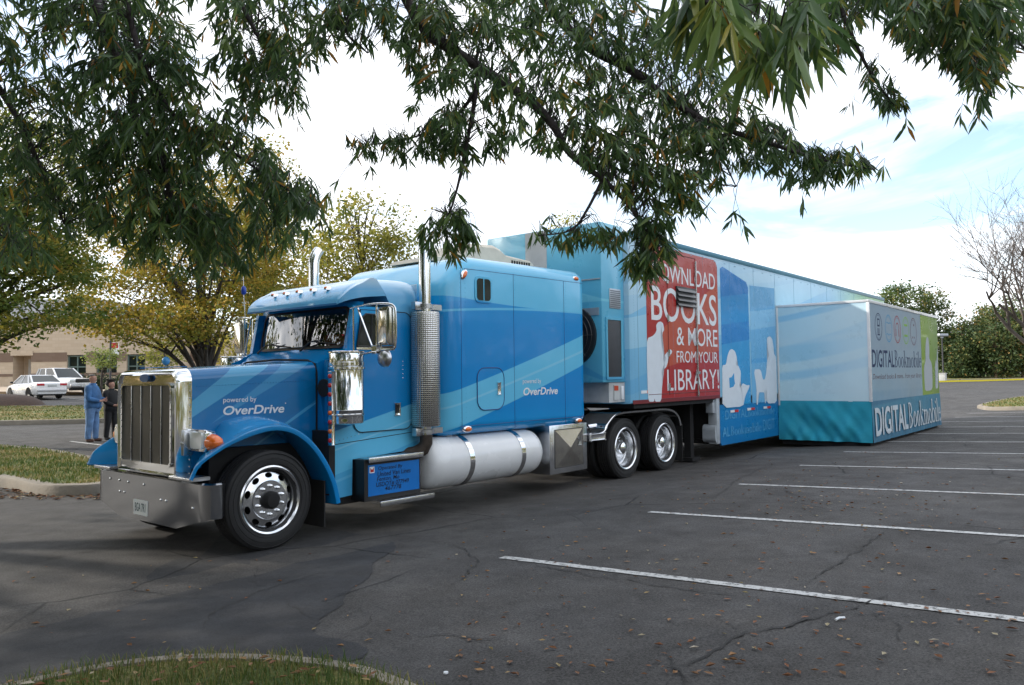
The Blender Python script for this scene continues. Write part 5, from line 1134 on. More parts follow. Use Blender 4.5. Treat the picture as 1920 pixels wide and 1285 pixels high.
for s in (-1, 1): bits += [(-2.37, s*.62, .86, .08, .40, .13, TAIL, 'taillight'), (.85, s*.98, 1.0, .12, .16, .12, BLACK, 'mirror')]
bits += [(-2.385, 0, .80, .05, .5, .14, PLT, 'license_plate'), (-2.42, 0, .52, .10, 1.66, .10, mat('bumper_line', (.5, .5, .52), .4), 'bumper_trim'), (-2.3, 0, .26, .2, 1.5, .1, DARK, 'underbody')]
sedan = dict(cat='car', w=1.8, col=(.84, .84, .85), body=[(-2.4, .34, .62, .80), (-2.38, .30, .90, .88), (-2.25, .27, .99, .95), (-1.6, .24, 1.0, 1.0), (-.8, .22, .97, 1.0), (.6, .22, .95, 1.0), (1.2, .23, .90, .99), (1.9, .25, .80, .95), (2.25, .28, .70, .88), (2.38, .33, .58, .78)], cabin=(1.05, .3, -.95, -1.75, .94, 1.40), pillars=(.42, .8), wheels=(-1.35, 1.35), wr=.32, bits=bits, rim=mat('hubcap', (.6, .6, .6), .3, .3))
ps = at(66, 743, 47.1)
car('sedan', 'white four door sedan seen from behind, parked in front of the white pickup', sedan, (ps.x, ps.y, G(ps.x, ps.y)), R_(90))
bits = []
for s in (-1, 1): bits += [(2.62, s*.78, .92, .08, .34, .2, LENS, 'headlight'), (1.0, s*1.08, 1.25, .14, .2, .2, BLACK, 'mirror')]
bits += [(2.64, 0, .92, .06, 1.1, .24, GRL, 'grille'), (2.68, 0, .58, .16, 1.86, .2, mat('bumper_silver', (.5, .5, .52), .25, .7), 'bumper'), (2.5, 0, .36, .3, 1.7, .18, DARK, 'underbody'), (2.765, .0, .55, .02, .4, .12, PLT, 'license_plate')]
pick = dict(cat='pickup truck', w=2.0, col=(.8, .8, .81), body=[(-2.7, .50, 1.15, .95), (-2.6, .42, 1.18, .98), (-1.0, .40, 1.18, 1.0), (1.1, .40, 1.15, 1.0), (1.3, .40, 1.13, .99), (2.4, .42, 1.04, .96), (2.6, .46, .98, .93), (2.63, .5, .8, .9)], cabin=(1.25, .55, -.9, -1.05, 1.14, 1.76), pillars=(.5, .85), wheels=(-1.7, 1.75), wr=.38, bits=bits)
pp_ = at(108, 737, 53)
car('pickup_truck', 'white pickup truck facing the camera, half hidden behind the white sedan', pick, (pp_.x, pp_.y, G(pp_.x, pp_.y)), R_(-78))

# ================================================================== PEOPLE
def skin_mesh(name, verts, edges, rad, m, parent, sub=2, fuse=0):
    me = bpy.data.meshes.new(name); me.from_pydata(verts, edges, []); o = bpy.data.objects.new(name, me); COL.objects.link(o)
    o.modifiers.new('skin', 'SKIN'); sk = me.skin_vertices[0].data
    for i, r in enumerate(rad): sk[i].radius = r if isinstance(r, tuple) else (r, r); sk[i].use_root = (i == 0)
    sd = o.modifiers.new('sub', 'SUBSURF'); sd.levels = sub; sd.render_levels = sub
    if fuse:
        rm_ = o.modifiers.new('fuse', 'REMESH'); rm_.mode = 'VOXEL'; rm_.voxel_size = fuse; sm_ = o.modifiers.new('smooth', 'SMOOTH'); sm_.iterations = 5
    bpy.context.view_layer.update(); e = o.evaluated_get(bpy.context.evaluated_depsgraph_get()); n = bpy.data.meshes.new_from_object(e); bpy.data.objects.remove(o)
    n.name = name; n.materials.clear()
    for x in (m if isinstance(m, list) else [m]): n.materials.append(x)
    n.polygons.foreach_set('use_smooth', [True]*len(n.polygons)); q = bpy.data.objects.new(name, n); COL.objects.link(q); q.parent = parent; return q
SKIN = mat('skin', (.48, .25, .18), .5, var=.08)
def person(label, loc, rz, H, wide, cloth, shoe, hairc, jacket_len, arms, hairlen, bell=1.0):
    root = thing('person', label, 'person', loc, rz, None); k = H/1.78; s = lambda x, y, z: (x*k, y*k, z*k); w_ = wide
    V, E, Rr = [], [], []
    def chain(pts, parent=None):
        ids = []
        for i, (p, r) in enumerate(pts):
            V.append(s(*p)); Rr.append(tuple(q*k for q in r) if isinstance(r, tuple) else r*k); ids.append(len(V)-1)
            if i: E.append((ids[-2], ids[-1]))
            elif parent is not None: E.append((parent, ids[0]))
        return ids
    sp = chain([((0, 0, .96), (.09*w_, .08*w_)), ((.02, 0, 1.12), (.13*w_, .12*w_)), ((0, 0, 1.3), (.14*w_, .11*w_)), ((-.01, 0, 1.42), (.085, .06)), ((.0, 0, 1.51), .05), ((.015, 0, 1.58), .072), ((.02, 0, 1.66), (.088, .098)), ((.01, 0, 1.73), (.075, .085))])
    chain([((.10, 0, 1.635), .016)], sp[6])
    for sg in (1, -1): chain([((.01, sg*.085, 1.645), .018)], sp[6])
    hands = []
    for sg, (el, wr, hd) in zip((1, -1), arms):
        a = chain([((-.01, sg*.17*w_, 1.40), .045), ((el[0], sg*el[1], el[2]), .042), ((wr[0], sg*wr[1], wr[2]), .032), ((hd[0], sg*hd[1], hd[2]), (.034, .02))], sp[3]); d = (Vector(hd)-Vector(wr)).normalized()
        for f in range(4): o_ = (f-1.5)*.018; h = (hd[0]+d.x*.05, sg*(hd[1]+d.y*.05), hd[2]+d.z*.05+o_); chain([(h, .009), ((h[0]+d.x*.03, h[1]+sg*(d.y*.03-.012), h[2]+d.z*.03), .008), ((h[0]+d.x*.04, h[1]+sg*(d.y*.04-.03), h[2]+d.z*.04), .006)], a[-1])
        chain([((hd[0]+.02, sg*hd[1], hd[2]+.045), .011), ((hd[0]+.04, sg*(hd[1]-.012), hd[2]+.06), .008)], a[-1])
    lg = []
    for sg, fx in ((1, .04), (-1, -.05)):
        l_ = chain([((0, sg*.1, .88), .085*w_), ((.02+fx*.5, sg*.11, .5), .06), ((fx, sg*.12, .1), .042), ((fx+.02, sg*.13, .04), .04), ((fx+.15, sg*.15, .03), .032)], sp[0])
    body = skin_mesh('body', V, E, Rr, SKIN, root)
    # trousers
    V, E, Rr = [], [], []
    p0 = chain([((0, 0, .99), (.16*w_, .145*w_))])
    for sg, fx in ((1, .04), (-1, -.05)): chain([((0, sg*.10*w_, .84), .115*w_), ((.02+fx*.5, sg*.11*w_, .5), .09*w_), ((fx, sg*.12, .16), .078*bell), ((fx+.005, sg*.12, .05), .082*bell)], p0[0])
    skin_mesh('trousers', V, E, Rr, cloth[1], root)
    m = MB(); jz = jacket_len
    prof = [(jz-.13, .0, .150, .185), (jz-.125, .0, .165, .20), (jz-.03, .015, .175, .205), (jz+.12, .025, .185, .205), (1.24, .015, .175, .205), (1.36, .0, .155, .205), (1.42, -.005, .125, .185), (1.465, -.005, .095, .13), (1.49, .0, .082, .092), (1.53, .012, .074, .078)]
    m.loft([[s(cx+a*w_*math.cos(t_), b*w_*math.sin(t_), z) for t_ in [2*math.pi*q/20 for q in range(20)]] for z, cx, a, b in prof], True)
    for sg, (el, wr, hd) in zip((1, -1), arms):
        m.tube([s(*q) for q in spline([(-.005, sg*.12*w_, 1.41), (-.01, sg*.20*w_, 1.385), (el[0]*.55, sg*(.10*w_+el[1]*.5), 1.27), (el[0], sg*el[1], el[2]), (wr[0]*.5+el[0]*.5, sg*(wr[1]+el[1])/2, (wr[2]+el[2])/2-.01), (wr[0], sg*wr[1], wr[2])], 4)], [q*k for q in [.085]*3+[.09, .09, .088, .085, .082, .08, .078, .076, .074, .072, .07, .068, .066, .063, .06, .057, .054, .052]], 12)
    m.build('jacket', cloth[0], root, ang=70)
    V, E, Rr = [], [], []
    chain([((-.014, 0, 1.70), (.098, .106)), ((-.012, 0, 1.765), (.075, .085))]); V_ = V
    if hairlen: chain([((-.06, 0, 1.64), (.06, .09))], 0)
    skin_mesh('hair', V, E, Rr, mat('hair', hairc, .7, var=.2, vscale=30), root)
    for sg, fx in ((1, .04), (-1, -.05)):
        V, E, Rr = [], [], []; chain([((fx-.04, sg*.12, .05), .05), ((fx+.06, sg*.135, .045), .048), ((fx+.17, sg*.15, .035), .036)]); skin_mesh('shoe', V, E, Rr, shoe, root, 1)
    for sg in (1, -1): m = MB(); m.ball(s(.098, sg*.034, 1.665), .011*k, u=8, v=6); m.build('eye', BLACK, root)
    m = MB(); m.ball(s(.1, 0, 1.60), .02*k, (.35, 1, .3), 8, 6); m.build('mouth', mat('lips', (.32, .1, .08), .6), root)
    return root
DENIM = mat('denim_jacket', (.05, .14, .31), .85, var=.35, vscale=6, bump=1, bscale=11); JEAN = mat('denim_jeans', (.12, .22, .40), .85, var=.35, vscale=6, bump=1, bscale=10)
BLK = mat('black_cloth', (.012, .011, .012), .85, var=.2)
pm = gnd(172, 828.5); vm = math.atan2((pm-CAM).y, (pm-CAM).x)
arm_m = (((.02, .27, 1.14), (.24, .14, 1.10), (.31, .06, 1.10)), ((.02, .27, 1.14), (.23, .14, 1.06), (.30, .05, 1.07)))
man = person('standing person in blue denim jacket and jeans with short grey hair, hands held in front', pm, vm-R_(112), 1.78, 1.12, (DENIM, JEAN), mat('brown_leather', (.09, .04, .025), .6), (.15, .14, .135), 1.0, arm_m, 0)
pw = gnd(207, 824.5); vw_ = math.atan2((pw-CAM).y, (pw-CAM).x)
arm_w = (((.03, .24, 1.14), (.20, .12, 1.05), (.27, .05, 1.05)), ((.03, .24, 1.14), (.19, .12, 1.03), (.26, .05, 1.02)))
person('standing person dressed all in black with dark hair, close to the truck grille', pw, vw_-R_(130), 1.60, 1.08, (BLK, BLK), BLK, (.025, .018, .015), .98, arm_w, 1, 1.0)
# ================================================================== SMALL THINGS
# blue balloon on a string
p = at(311, 677, 24); gz = G(p.x, p.y)
bl = thing('balloon', 'round light blue balloon floating on a string behind the truck hood', 'balloon', (p.x, p.y, gz))
m = MB(); m.ball((0, 0, p.z-gz), .12, (1, 1, 1.12), 20, 14); m.lathe([(.02, p.z-gz-.15), (.006, p.z-gz-.13)], (0, 0, 0), 'Z', 8); m.build('rubber_skin', mat('balloon_blue', (.06, .33, .75), .2, coat=.5), bl, ang=80)
m = MB(); m.tube([(0, 0, p.z-gz-.14), (.02, .01, (p.z-gz)/2), (0, 0, .02)], .004, 5); m.build('string', LETTER, bl)
# bike rack loops
m0 = None
for i, px in enumerate((157.5, 163.5, 169.5)):
    q = at(px, 722, 54.5); r = thing('bike_rack', ['leftmost white bike rack hoop before the hedge', 'middle white bike rack hoop before the hedge', 'rightmost white bike rack hoop, beside the denim-clad head'][i], 'bike rack', (q.x, q.y, G(q.x, q.y)+.15), math.atan2(cr.y, cr.x)+.5, 'white bike rack hoops')
    m = MB(); m.tube([(-.13, 0, 0), (-.13, 0, .72)]+[(-.13*math.cos(a), 0, .72+.13*math.sin(a)) for a in (.5, 1, 1.57, 2.1, 2.6)]+[(.13, 0, .72), (.13, 0, 0)], .035, 8); m.build('hoop', WHITE, r, ang=80)
q = at(202, 733, 52.5); q.z = G(q.x, q.y); bol = thing('bollard', 'short cream bollard on the pavement between the two people', 'bollard', (q.x, q.y, q.z-.02))
m = MB(); m.lathe([(.16, 0), (.16, .8), (.13, .9), (0, .93)], (0, 0, 0), 'Z', 16); m.build('post', mat('bollard_cream', (.6, .55, .35), .6), bol)
def lamp(px, py0, py1, d, label, sign=False):
    q = at(px, py0, d); r = thing('lamp_post', label, 'lamp post', (q.x, q.y, q.z-.1), YAW-R_(90)+.3); h = (py0-py1)*d/FPX
    m = MB(); m.lathe([(.11, 0), (.08, .2), (.06, h)], (0, 0, 0), 'Z', 12); m.build('pole', mat('pole_dark', (.05, .05, .055), .5, .3), r)
    m = MB(); m.lathe([(.28, 0), (.28, .45), (.24, .5), (.0, .5)], (0, 0, 0), 'Z', 16); m.build('base', KERB, r)
    if sign:
        m = MB(); m.box(.05, -.01, h*.5, .55, .01, h*.5+.9); b_ = m.build('banner', LETTER, r)
        m = MB(); m.box(.06, -.014, h*.5+.5, .5, -.0105, h*.5+.88); m.build('red_field', TAIL, b_)
    else:
        m = MB(); m.box(-.6, -.3, h, .6, .3, h+.28, .04); m.box(-.1, -.1, h-.2, .1, .1, h); m.build('lamp_head', mat('lamp_grey', (.35, .37, .4), .4, .3), r)
lamp(206.5, 727, 600, 56, 'dark slim lamp post with a small white and red banner by the building', True)
lamp(1769, 714, 629, 84, 'dark lamp post with a square lamp head before the right hand pine trees')
q = at(1764, 717, 82); m = MB(); m.box(-.55, -.5, 0, .55, .5, 1.0, .04); m.box(-.6, -.55, 1.0, .6, .55, 1.08); ub = m.build('utility_box', mat('box_white', (.5, .5, .48), .6, var=.05)); ub.location = (q.x, q.y, q.z-.1); tag(ub, 'pale grey utility box at the foot of the right hand lamp post', 'utility box')
# caution tape on stakes
tp = thing('caution_tape', 'yellow caution tape strung on thin stakes along the far right kerb', 'tape', (0, 0, 0))
m = MB(); P_ = [at(px, py, 80) for px, py in ((1740, 717), (1765, 715.5), (1800, 714.6), (1840, 713.8), (1880, 712.6), (1925, 711.2), (2000, 711), (2100, 710))]
m.loft([[(p.x, p.y, p.z-.08), (p.x, p.y, p.z+.08)] for p in P_], False); m.build('tape_band', mat('tape_yellow', (.75, .62, .02), .5), tp, smooth=False)
for p in P_[::2]: m = MB(); m.tube([(p.x+.05, p.y, p.z-.7), (p.x+.05, p.y, p.z+.2)], .03, 6); m.build('stake', DARK, tp)
# overhead wires on the far right
wr = thing('power_line', 'two thin overhead wires crossing behind the slide-out room towards the pines', 'wires', (0, 0, 0))
for y0, y1 in ((578, 581), (600, 599)):
    m = MB(); a, b_ = at(1560, y0-4, 120), at(2300, y1+4, 100); m.tube([a.lerp(b_, t_/20)-Vector((0, 0, 1.2*math.sin(math.pi*t_/20))) for t_ in range(21)], .035, 5); m.build('wire', mat('wire_grey', (.2, .21, .22), .6), wr)
# ================================================================== TREES
BARK = mat('bark', (.055, .045, .038), .9, var=.35, vscale=9, bump=.8, bscale=18)
def leaf_mesh(name, centres, n_each, spread, size, m, parent, tone0=.5, tvar=.3, flat=.6, seed=1, droop=0, upward=0):
    """leaf sprays: every spray is a flattened gaussian puff of small folded leaves"""
    r = np.random.RandomState(seed); nC = len(centres); c = np.repeat(np.array(centres), n_each, 0); n = len(c)
    off = r.normal(0, 1, (n, 3))*spread; off[:, 2] *= flat; P = c+off; P[:, 2] -= droop*np.abs(off[:, 0]+off[:, 1])
    tone = np.clip(np.repeat(tone0+r.normal(0, tvar, nC), n_each)+r.normal(0, tvar*.55, n), 0, 1)
    d = r.normal(0, 1, (n, 3)); d[:, 2] = d[:, 2]*.6-.25; d /= np.linalg.norm(d, axis=1)[:, None]; s = np.cross(d, r.normal(0, 1, (n, 3))); s /= np.linalg.norm(s, axis=1)[:, None]; L_ = size*r.uniform(.6, 1.35, (n, 1)); w_ = L_*.34
    nn = np.cross(d, s); V = np.stack([P-d*L_*.5, P+s*w_+nn*w_*.35, P+d*L_*.5, P-s*w_+nn*w_*.35], 1).reshape(-1, 3); b = np.arange(n)*4
    F = np.stack([np.stack([b, b+1, b+2], 1), np.stack([b, b+2, b+3], 1)], 1).reshape(-1, 3)
    me = bpy.data.meshes.new(name); me.vertices.add(len(V)); me.vertices.foreach_set('co', V.ravel()); me.loops.add(F.size); me.loops.foreach_set('vertex_index', F.ravel()); me.polygons.add(len(F)); me.polygons.foreach_set('loop_start', np.arange(len(F))*3)
    me.update(calc_edges=True); a = me.attributes.new('tone', 'FLOAT', 'FACE'); a.data.foreach_set('value', np.repeat(tone, 2)); me.materials.append(m); o = bpy.data.objects.new(name, me); COL.objects.link(o); o.parent = parent; return o
def bgtree(name, label, base, blobs, trunk_r, m, nsp, n_each, spread, size, tone0=.5, tvar=.25, seed=0, limbs=14, group='autumn trees', shell=.55, fork=None, flat=.6, bark=BARK, cat='tree', droop=0, clip=False):
    """blobs: (dx,dy,z,rx,ry,rz) relative to the base"""
    r = random.Random(seed); root = thing(name, label, cat, base, 0, group); top = max(b[2]+b[5]*.6 for b in blobs); C_ = []
    vol = [b[3]*b[4]*b[5] for b in blobs]; tot = sum(vol)
    for b, v in zip(blobs, vol):
        k = 0
        while k < nsp*v/tot:
            p = Vector((r.gauss(0, 1), r.gauss(0, 1), r.gauss(0, 1))).normalized()*(shell+(1-shell)*r.random())**.6*(.86+.3*r.random()); q = Vector((b[0]+p.x*b[3], b[1]+p.y*b[4], b[2]+p.z*b[5]))
            if math.sin(q.x*1.3+seed)*math.sin(q.y*1.5+2*seed)*math.sin(q.z*1.9+seed*.7) > .33 and r.random() < .8: continue
            k += 1
            if clip:
                v_ = Vector(base)+q-CAM; zz = v_.dot(FW)
                if zz > 0 and abs(v_.dot(RT)/zz) < .76 and abs(v_.dot(UP)/zz) < .56: continue
            C_.append(q)
    m_ = MB(); fz = fork or min(b[2]-b[5]*.7 for b in blobs); fz = max(fz, .8); tips = r.sample(C_, min(limbs*4, len(C_)))
    ctr = Vector((sum(b[0]*v for b, v in zip(blobs, vol))/tot, sum(b[1]*v for b, v in zip(blobs, vol))/tot, top))
    tp_ = [Vector((0, 0, -.1)), Vector((r.uniform(-.06, .06), 0, fz*.5)), Vector((r.uniform(-.1, .1), 0, fz)), Vector((ctr.x*.4, ctr.y*.4, fz+(top-fz)*.5)), Vector((ctr.x, ctr.y, top))]; trunk = spline(tp_, 5)
    m_.tube(trunk, [trunk_r*(1.35 if i == 0 else 1-.9*i/len(trunk)) for i in range(len(trunk))], 10)
    for i in range(limbs):
        tgt = tips[i]; k = min(len(trunk)-2, max(4, int(len(trunk)*(.35+.5*(max(0, tgt.z-fz)/(max(.1, top-fz)))*.9)-2))); p0 = trunk[k]; mid = p0.lerp(tgt, .5)+Vector((r.uniform(-.2, .2), r.uniform(-.2, .2), .12*(tgt-p0).length)); rr = trunk_r*(.42-.2*k/len(trunk)); path = spline([p0, mid, tgt], 4); m_.tube(path, [rr*(1-.85*j/len(path)) for j in range(len(path))], 6)
        for j in range(3):
            t2 = tips[(limbs+i*3+j) % len(tips)]; s0 = path[3+j]
            if (t2-s0).length < 3.2: m_.tube(spline([s0, s0.lerp(t2, .5)+Vector((0, 0, .15)), t2], 3), [rr*.4, rr*.35, rr*.3, rr*.26, rr*.2, rr*.15, rr*.1][:7], 5)
    m_.build('trunk', bark, root, ang=70)
    leaf_mesh('crown', [tuple(c) for c in C_], n_each, spread, size, m, root, tone0, tvar, flat, seed+5, droop); return root
def gb(px, d, py=None): p = at(px, 705, d); return Vector((p.x, p.y, G(p.x, p.y)))
def zat(py, d): return CAM.z+(711-py)*d/FPX
OAKL = tonemat('oak_leaf_autumn', [(0, (.10, .14, .02)), (.35, (.21, .21, .03)), (.62, (.35, .28, .04)), (.85, (.42, .26, .04)), (1, (.55, .36, .06))], .6, .45)
GRNL = tonemat('oak_leaf_green', [(0, (.06, .11, .018)), (.5, (.13, .18, .03)), (.8, (.25, .24, .04)), (1, (.38, .30, .05))], .6, .4)
YELL = tonemat('yellow_leaf', [(0, (.14, .17, .03)), (.5, (.30, .28, .05)), (1, (.48, .38, .07))], .6, .5)
def blob(b, px, py, rx, ry, d, dd=0, rd=None):
    """a crown lobe seen at a pixel: centre relative to base"""
    c = at(px, py, d+dd)-b; k = (d+dd)/FPX; return (c.x, c.y, c.z, rx*k, (rd or rx)*k, ry*k)
d = 26.; b = gb(388, d)
bgtree('oak_tree', 'oak with a dark trunk and drooping yellow brown leaves directly behind the truck hood', b, [blob(b, 390, 470, 150, 130, d), blob(b, 260, 570, 130, 75, d, -1), blob(b, 500, 560, 90, 70, d, 1), blob(b, 390, 600, 130, 36, d, -1.5), blob(b, 200, 500, 100, 80, d, 1), blob(b, 330, 400, 130, 100, d, 1), blob(b, 300, 610, 120, 40, d, -2), blob(b, 220, 600, 70, 36, d, -1)], .23, OAKL, 1350, 30, .25, .105, .52, .22, 3, 26, flat=.4, fork=1.9)
d = 19.; b = gb(-150, d)
bgtree('oak_tree', 'green and yellow oak leaning in at the left edge above the parked cars', b, [blob(b, -60, 430, 170, 110, d), blob(b, 30, 500, 150, 55, d), blob(b, 50, 590, 120, 42, d, -.5), blob(b, -80, 620, 110, 45, d), blob(b, 90, 420, 90, 70, d, 1), blob(b, 20, 300, 130, 90, d, 1)], .26, GRNL, 1200, 30, .22, .10, .55, .22, 9, 24, flat=.4, fork=1.8)
b = Vector((-4.6, 8.6, G(-4.6, 8.6)+.1))  # added oak, clipped out of the view, shades the foreground lot
bgtree('oak_tree', 'tall unseen oak on the left kerbed island, added to shade the foreground lot', b, [(1.5, .6, 9.2, 6.2, 6., 3.6), (-2, -2, 7.4, 4, 4, 2.6), (4.5, 2.5, 10.5, 4.5, 4.5, 3)], .3, GRNL, 1500, 22, .5, .24, .45, .22, 55, 26, flat=.6, fork=3.4, clip=True, shell=.2)
d = 42.; b = gb(500, d)
bgtree('oak_tree', 'tall yellow green tree rising behind the brown oak, its top just under the overhanging branch', b, [blob(b, 480, 360, 75, 110, d), blob(b, 520, 500, 110, 90, d), blob(b, 430, 480, 70, 80, d), blob(b, 540, 590, 90, 60, d)], .3, OAKL, 520, 22, .45, .2, .42, .2, 14, 14)
d = 38.; b = gb(690, d)
bgtree('yellow_tree', 'pale yellow green tree between the far exhaust stack and the sleeper roof', b, [blob(b, 690, 430, 75, 60, d), blob(b, 660, 480, 90, 55, d), blob(b, 730, 480, 65, 50, d), blob(b, 650, 560, 110, 60, d), blob(b, 610, 500, 50, 60, d)], .2, YELL, 470, 22, .36, .17, .42, .22, 21, 16)
d = 48.; b = gb(440, d)
bgtree('yellow_tree', 'small bright yellow tree low behind the trunk of the brown oak', b, [blob(b, 432, 655, 50, 28, d), blob(b, 480, 645, 40, 30, d)], .12, YELL, 110, 24, .32, .16, .75, .15, 23, 6)
d = 52.; b = gb(308, d)
bgtree('yellow_tree', 'small round yellow green tree before the building, just above the balloon', b, [blob(b, 308, 665, 34, 28, d)], .1, YELL, 70, 24, .3, .15, .2, .15, 25, 5)
d = 52.; b = gb(191, d)
bgtree('sapling', 'thin young tree with a small bright green crown beside the lamp post at the building', b, [blob(b, 192, 672, 25, 17, d)], .09, tonemat('sapling_leaf', [(0, (.1, .16, .03)), (1, (.3, .33, .08))], .6, .45), 40, 22, .26, .14, .5, .2, 27, 4)
d = 62.; b = gb(1066, d)
bgtree('yellow_tree', 'yellow treetop just showing above the trailer roof beside the hanging twigs', b, [blob(b, 1066, 440, 40, 36, d), blob(b, 1066, 520, 60, 60, d)], .2, YELL, 130, 22, .4, .22, .6, .2, 31, 6)
# hedge by the building
HDG = tonemat('hedge_leaf', [(0, (.012, .03, .008)), (.6, (.03, .055, .012)), (1, (.07, .09, .02))], .6, .2)
p = at(165, 722, 59); hd = thing('hedge', 'dark clipped hedge along the foot of the building windows', 'hedge', (p.x, p.y, G(p.x, p.y)+.1), math.atan2(cr.y, cr.x)); C_ = [(rnd.uniform(-2.6, 4.6), rnd.uniform(-.5, .5), rnd.uniform(.1, .95)) for _ in range(420)]
leaf_mesh('foliage', C_, 14, .13, .12, HDG, hd, .4, .25, 1, 4); m = MB(); m.box(-2.6, -.4, 0, 4.6, .4, .8, .1); m.build('inner_branches', mat('hedge_core', (.01, .018, .006), 1, var=.5), hd)
# right hand wood
PINE = tonemat('pine_needles', [(0, (.03, .06, .022)), (.5, (.075, .115, .035)), (.85, (.17, .17, .045)), (1, (.3, .19, .06))], .6, .25)
DOAK = tonemat('dark_oak_leaf', [(0, (.035, .07, .02)), (.5, (.09, .14, .035)), (.85, (.2, .2, .05)), (1, (.32, .2, .06))], .6, .3)
PBARK = mat('pine_bark', (.13, .085, .06), .9, var=.3, vscale=4)
spec = [('broad_tree', 'tall broad dark green tree behind the green end of the slide-out room', 1705, 98, [(1700, 570, 62, 36), (1745, 590, 42, 46), (1670, 560, 34, 24), (1725, 650, 66, 60), (1650, 600, 50, 40), (1780, 640, 22, 40)], DOAK, .4),
        ('pine_tree', 'narrow pointed pine right beside the lamp post', 1806, 92, [(1806, 625, 13, 26), (1808, 660, 24, 30), (1800, 695, 28, 16)], PINE, .4),
        ('pine_tree', 'wide dark pine with a pale trunk, centre of the right hand row', 1868, 90, [(1872, 600, 24, 28), (1866, 640, 44, 34), (1880, 680, 40, 24)], PINE, .45),
        ('pine_tree', 'low green pine between the narrow pine and the wide pine', 1836, 94, [(1834, 630, 22, 26), (1832, 672, 28, 26)], PINE, .55),
        ('pine_tree', 'yellowish pine at the right edge behind the bare branches', 1918, 90, [(1915, 610, 30, 30), (1920, 660, 40, 36)], PINE, .6),
        ('pine_tree', 'slim tall pine rising above its neighbours between the lamp post and the bare tree', 1892, 97, [(1893, 575, 14, 26), (1892, 610, 26, 30), (1890, 655, 34, 36)], PINE, .5),
        ('pine_tree', 'short dull pine just left of the lamp post, behind the slide-out corner', 1784, 100, [(1784, 640, 18, 30), (1782, 685, 26, 28)], PINE, .35),
        ('pine_tree', 'straight pine with a bare lower trunk behind the wide pine', 1850, 104, [(1850, 592, 16, 22), (1852, 625, 26, 26), (1848, 660, 22, 14)], DOAK, .6),
        ('pine_tree', 'tall loose pine at the very edge, highest behind the bare tree', 1945, 104, [(1945, 575, 24, 28), (1940, 620, 34, 30), (1950, 665, 30, 26)], PINE, .55),
        ('pine_tree', 'dark pine half outside the right edge of the row', 1962, 92, [(1960, 620, 40, 40), (1966, 675, 46, 34)], PINE, .4)]
for i, (nm, lb, px, d, bl_, mt, t0) in enumerate(spec):
    b = gb(px, d); bgtree(nm, lb, b, [blob(b, *q, d, rd=q[2]*.8) for q in bl_], .22, mt, 620 if nm == 'broad_tree' else 260, 24, .48, .30, t0, .25, 40+i*3, 8, 'trees beyond the parking lot', flat=.7, bark=PBARK)
C_ = []
for _ in range(380):
    px = rnd.uniform(1630, 2300); d = rnd.uniform(98, 108); p = at(px, 705, d); C_.append((p.x, p.y, G(p.x, p.y)+rnd.random()**1.2*(2.6+1.2*math.sin(px*.05)+1.2*math.sin(px*.023+1))))
und = thing('thicket', 'shadowy mass of undergrowth and far trees filling the wood behind the pines', 'thicket', (0, 0, 0)); und['kind'] = 'stuff'; leaf_mesh('foliage', C_, 26, .6, .42, PINE, und, .25, .25, .9, 77)
C_ = []
for _ in range(1100):
    px = rnd.uniform(-500, 1600); d = rnd.uniform(118, 140); p = at(px, 705, d); C_.append((p.x, p.y, G(p.x, p.y)+rnd.random()**1.2*(6+2*math.sin(px*.021))))

for _ in range(3600):  # arc outside the view, added to darken reflections in paint, chrome and glass
    a_ = R_(rnd.uniform(78, 356)); d = rnd.uniform(52, 66); x, y = CAM.x+d*math.cos(a_), CAM.y+d*math.sin(a_); C_.append((x, y, G(x, y)+rnd.random()**.8*(9.5+3*math.sin(a_*9)+1.5*math.sin(a_*23))))
und = thing('treeline', 'hazy yellow green tree line behind truck and building, its unseen arc added for reflections', 'tree line', (0, 0, 0)); und['kind'] = 'stuff'; leaf_mesh('foliage', C_, 18, 1.0, .8, OAKL, und, .35, .25, .9, 78)
# bare tree on the right
b = gb(2000, 30); bt = thing('bare_tree', 'leafless grey brown tree reaching in from the right edge', 'tree', b)
TW = mat('bare_twig', (.13, .11, .10), .85, var=.2); m = MB(); rb = random.Random(11)
def grow(p, dr, ln, r, lv):
    pts = [p]; q = p; d = dr
    for i in range(4): d = (d+Vector((rb.gauss(0, .10), rb.gauss(0, .10), rb.gauss(.02, .08)))).normalized(); q = q+d*ln/4; pts.append(q)
    m.tube(pts, [r*(1-.12*i) for i in range(5)], 6 if lv < 3 else 3, lv > 6)
    if lv >= 7: return
    for k in range(3 if lv < 5 else 2):
        t_ = rb.uniform(.45, 1); s = pts[0].lerp(pts[-1], 0) if False else pts[min(4, int(t_*4.2))]; ax = Vector((rb.gauss(0, 1), rb.gauss(0, 1), rb.gauss(0, 1))).normalized(); nd = (d+ax*.62).normalized(); nd = (nd+Vector((0, 0, .08))).normalized(); grow(s, nd, ln*rb.uniform(.62, .82), max(.0045, r*.55), lv+1)
grow(Vector((0, 0, -.1)), Vector((-.02, .0, 1)), 3.5, .2, 0)
for k in range(5): a = rb.uniform(0, 6.28); grow(Vector((0, 0, 1.3+.3*k)), (Vector((-cr.x, -cr.y, .75)) if k < 2 else Vector((math.cos(a), math.sin(a), .8))).normalized(), 3.7, .1, 1)
m.build('branches', TW, bt, ang=80)

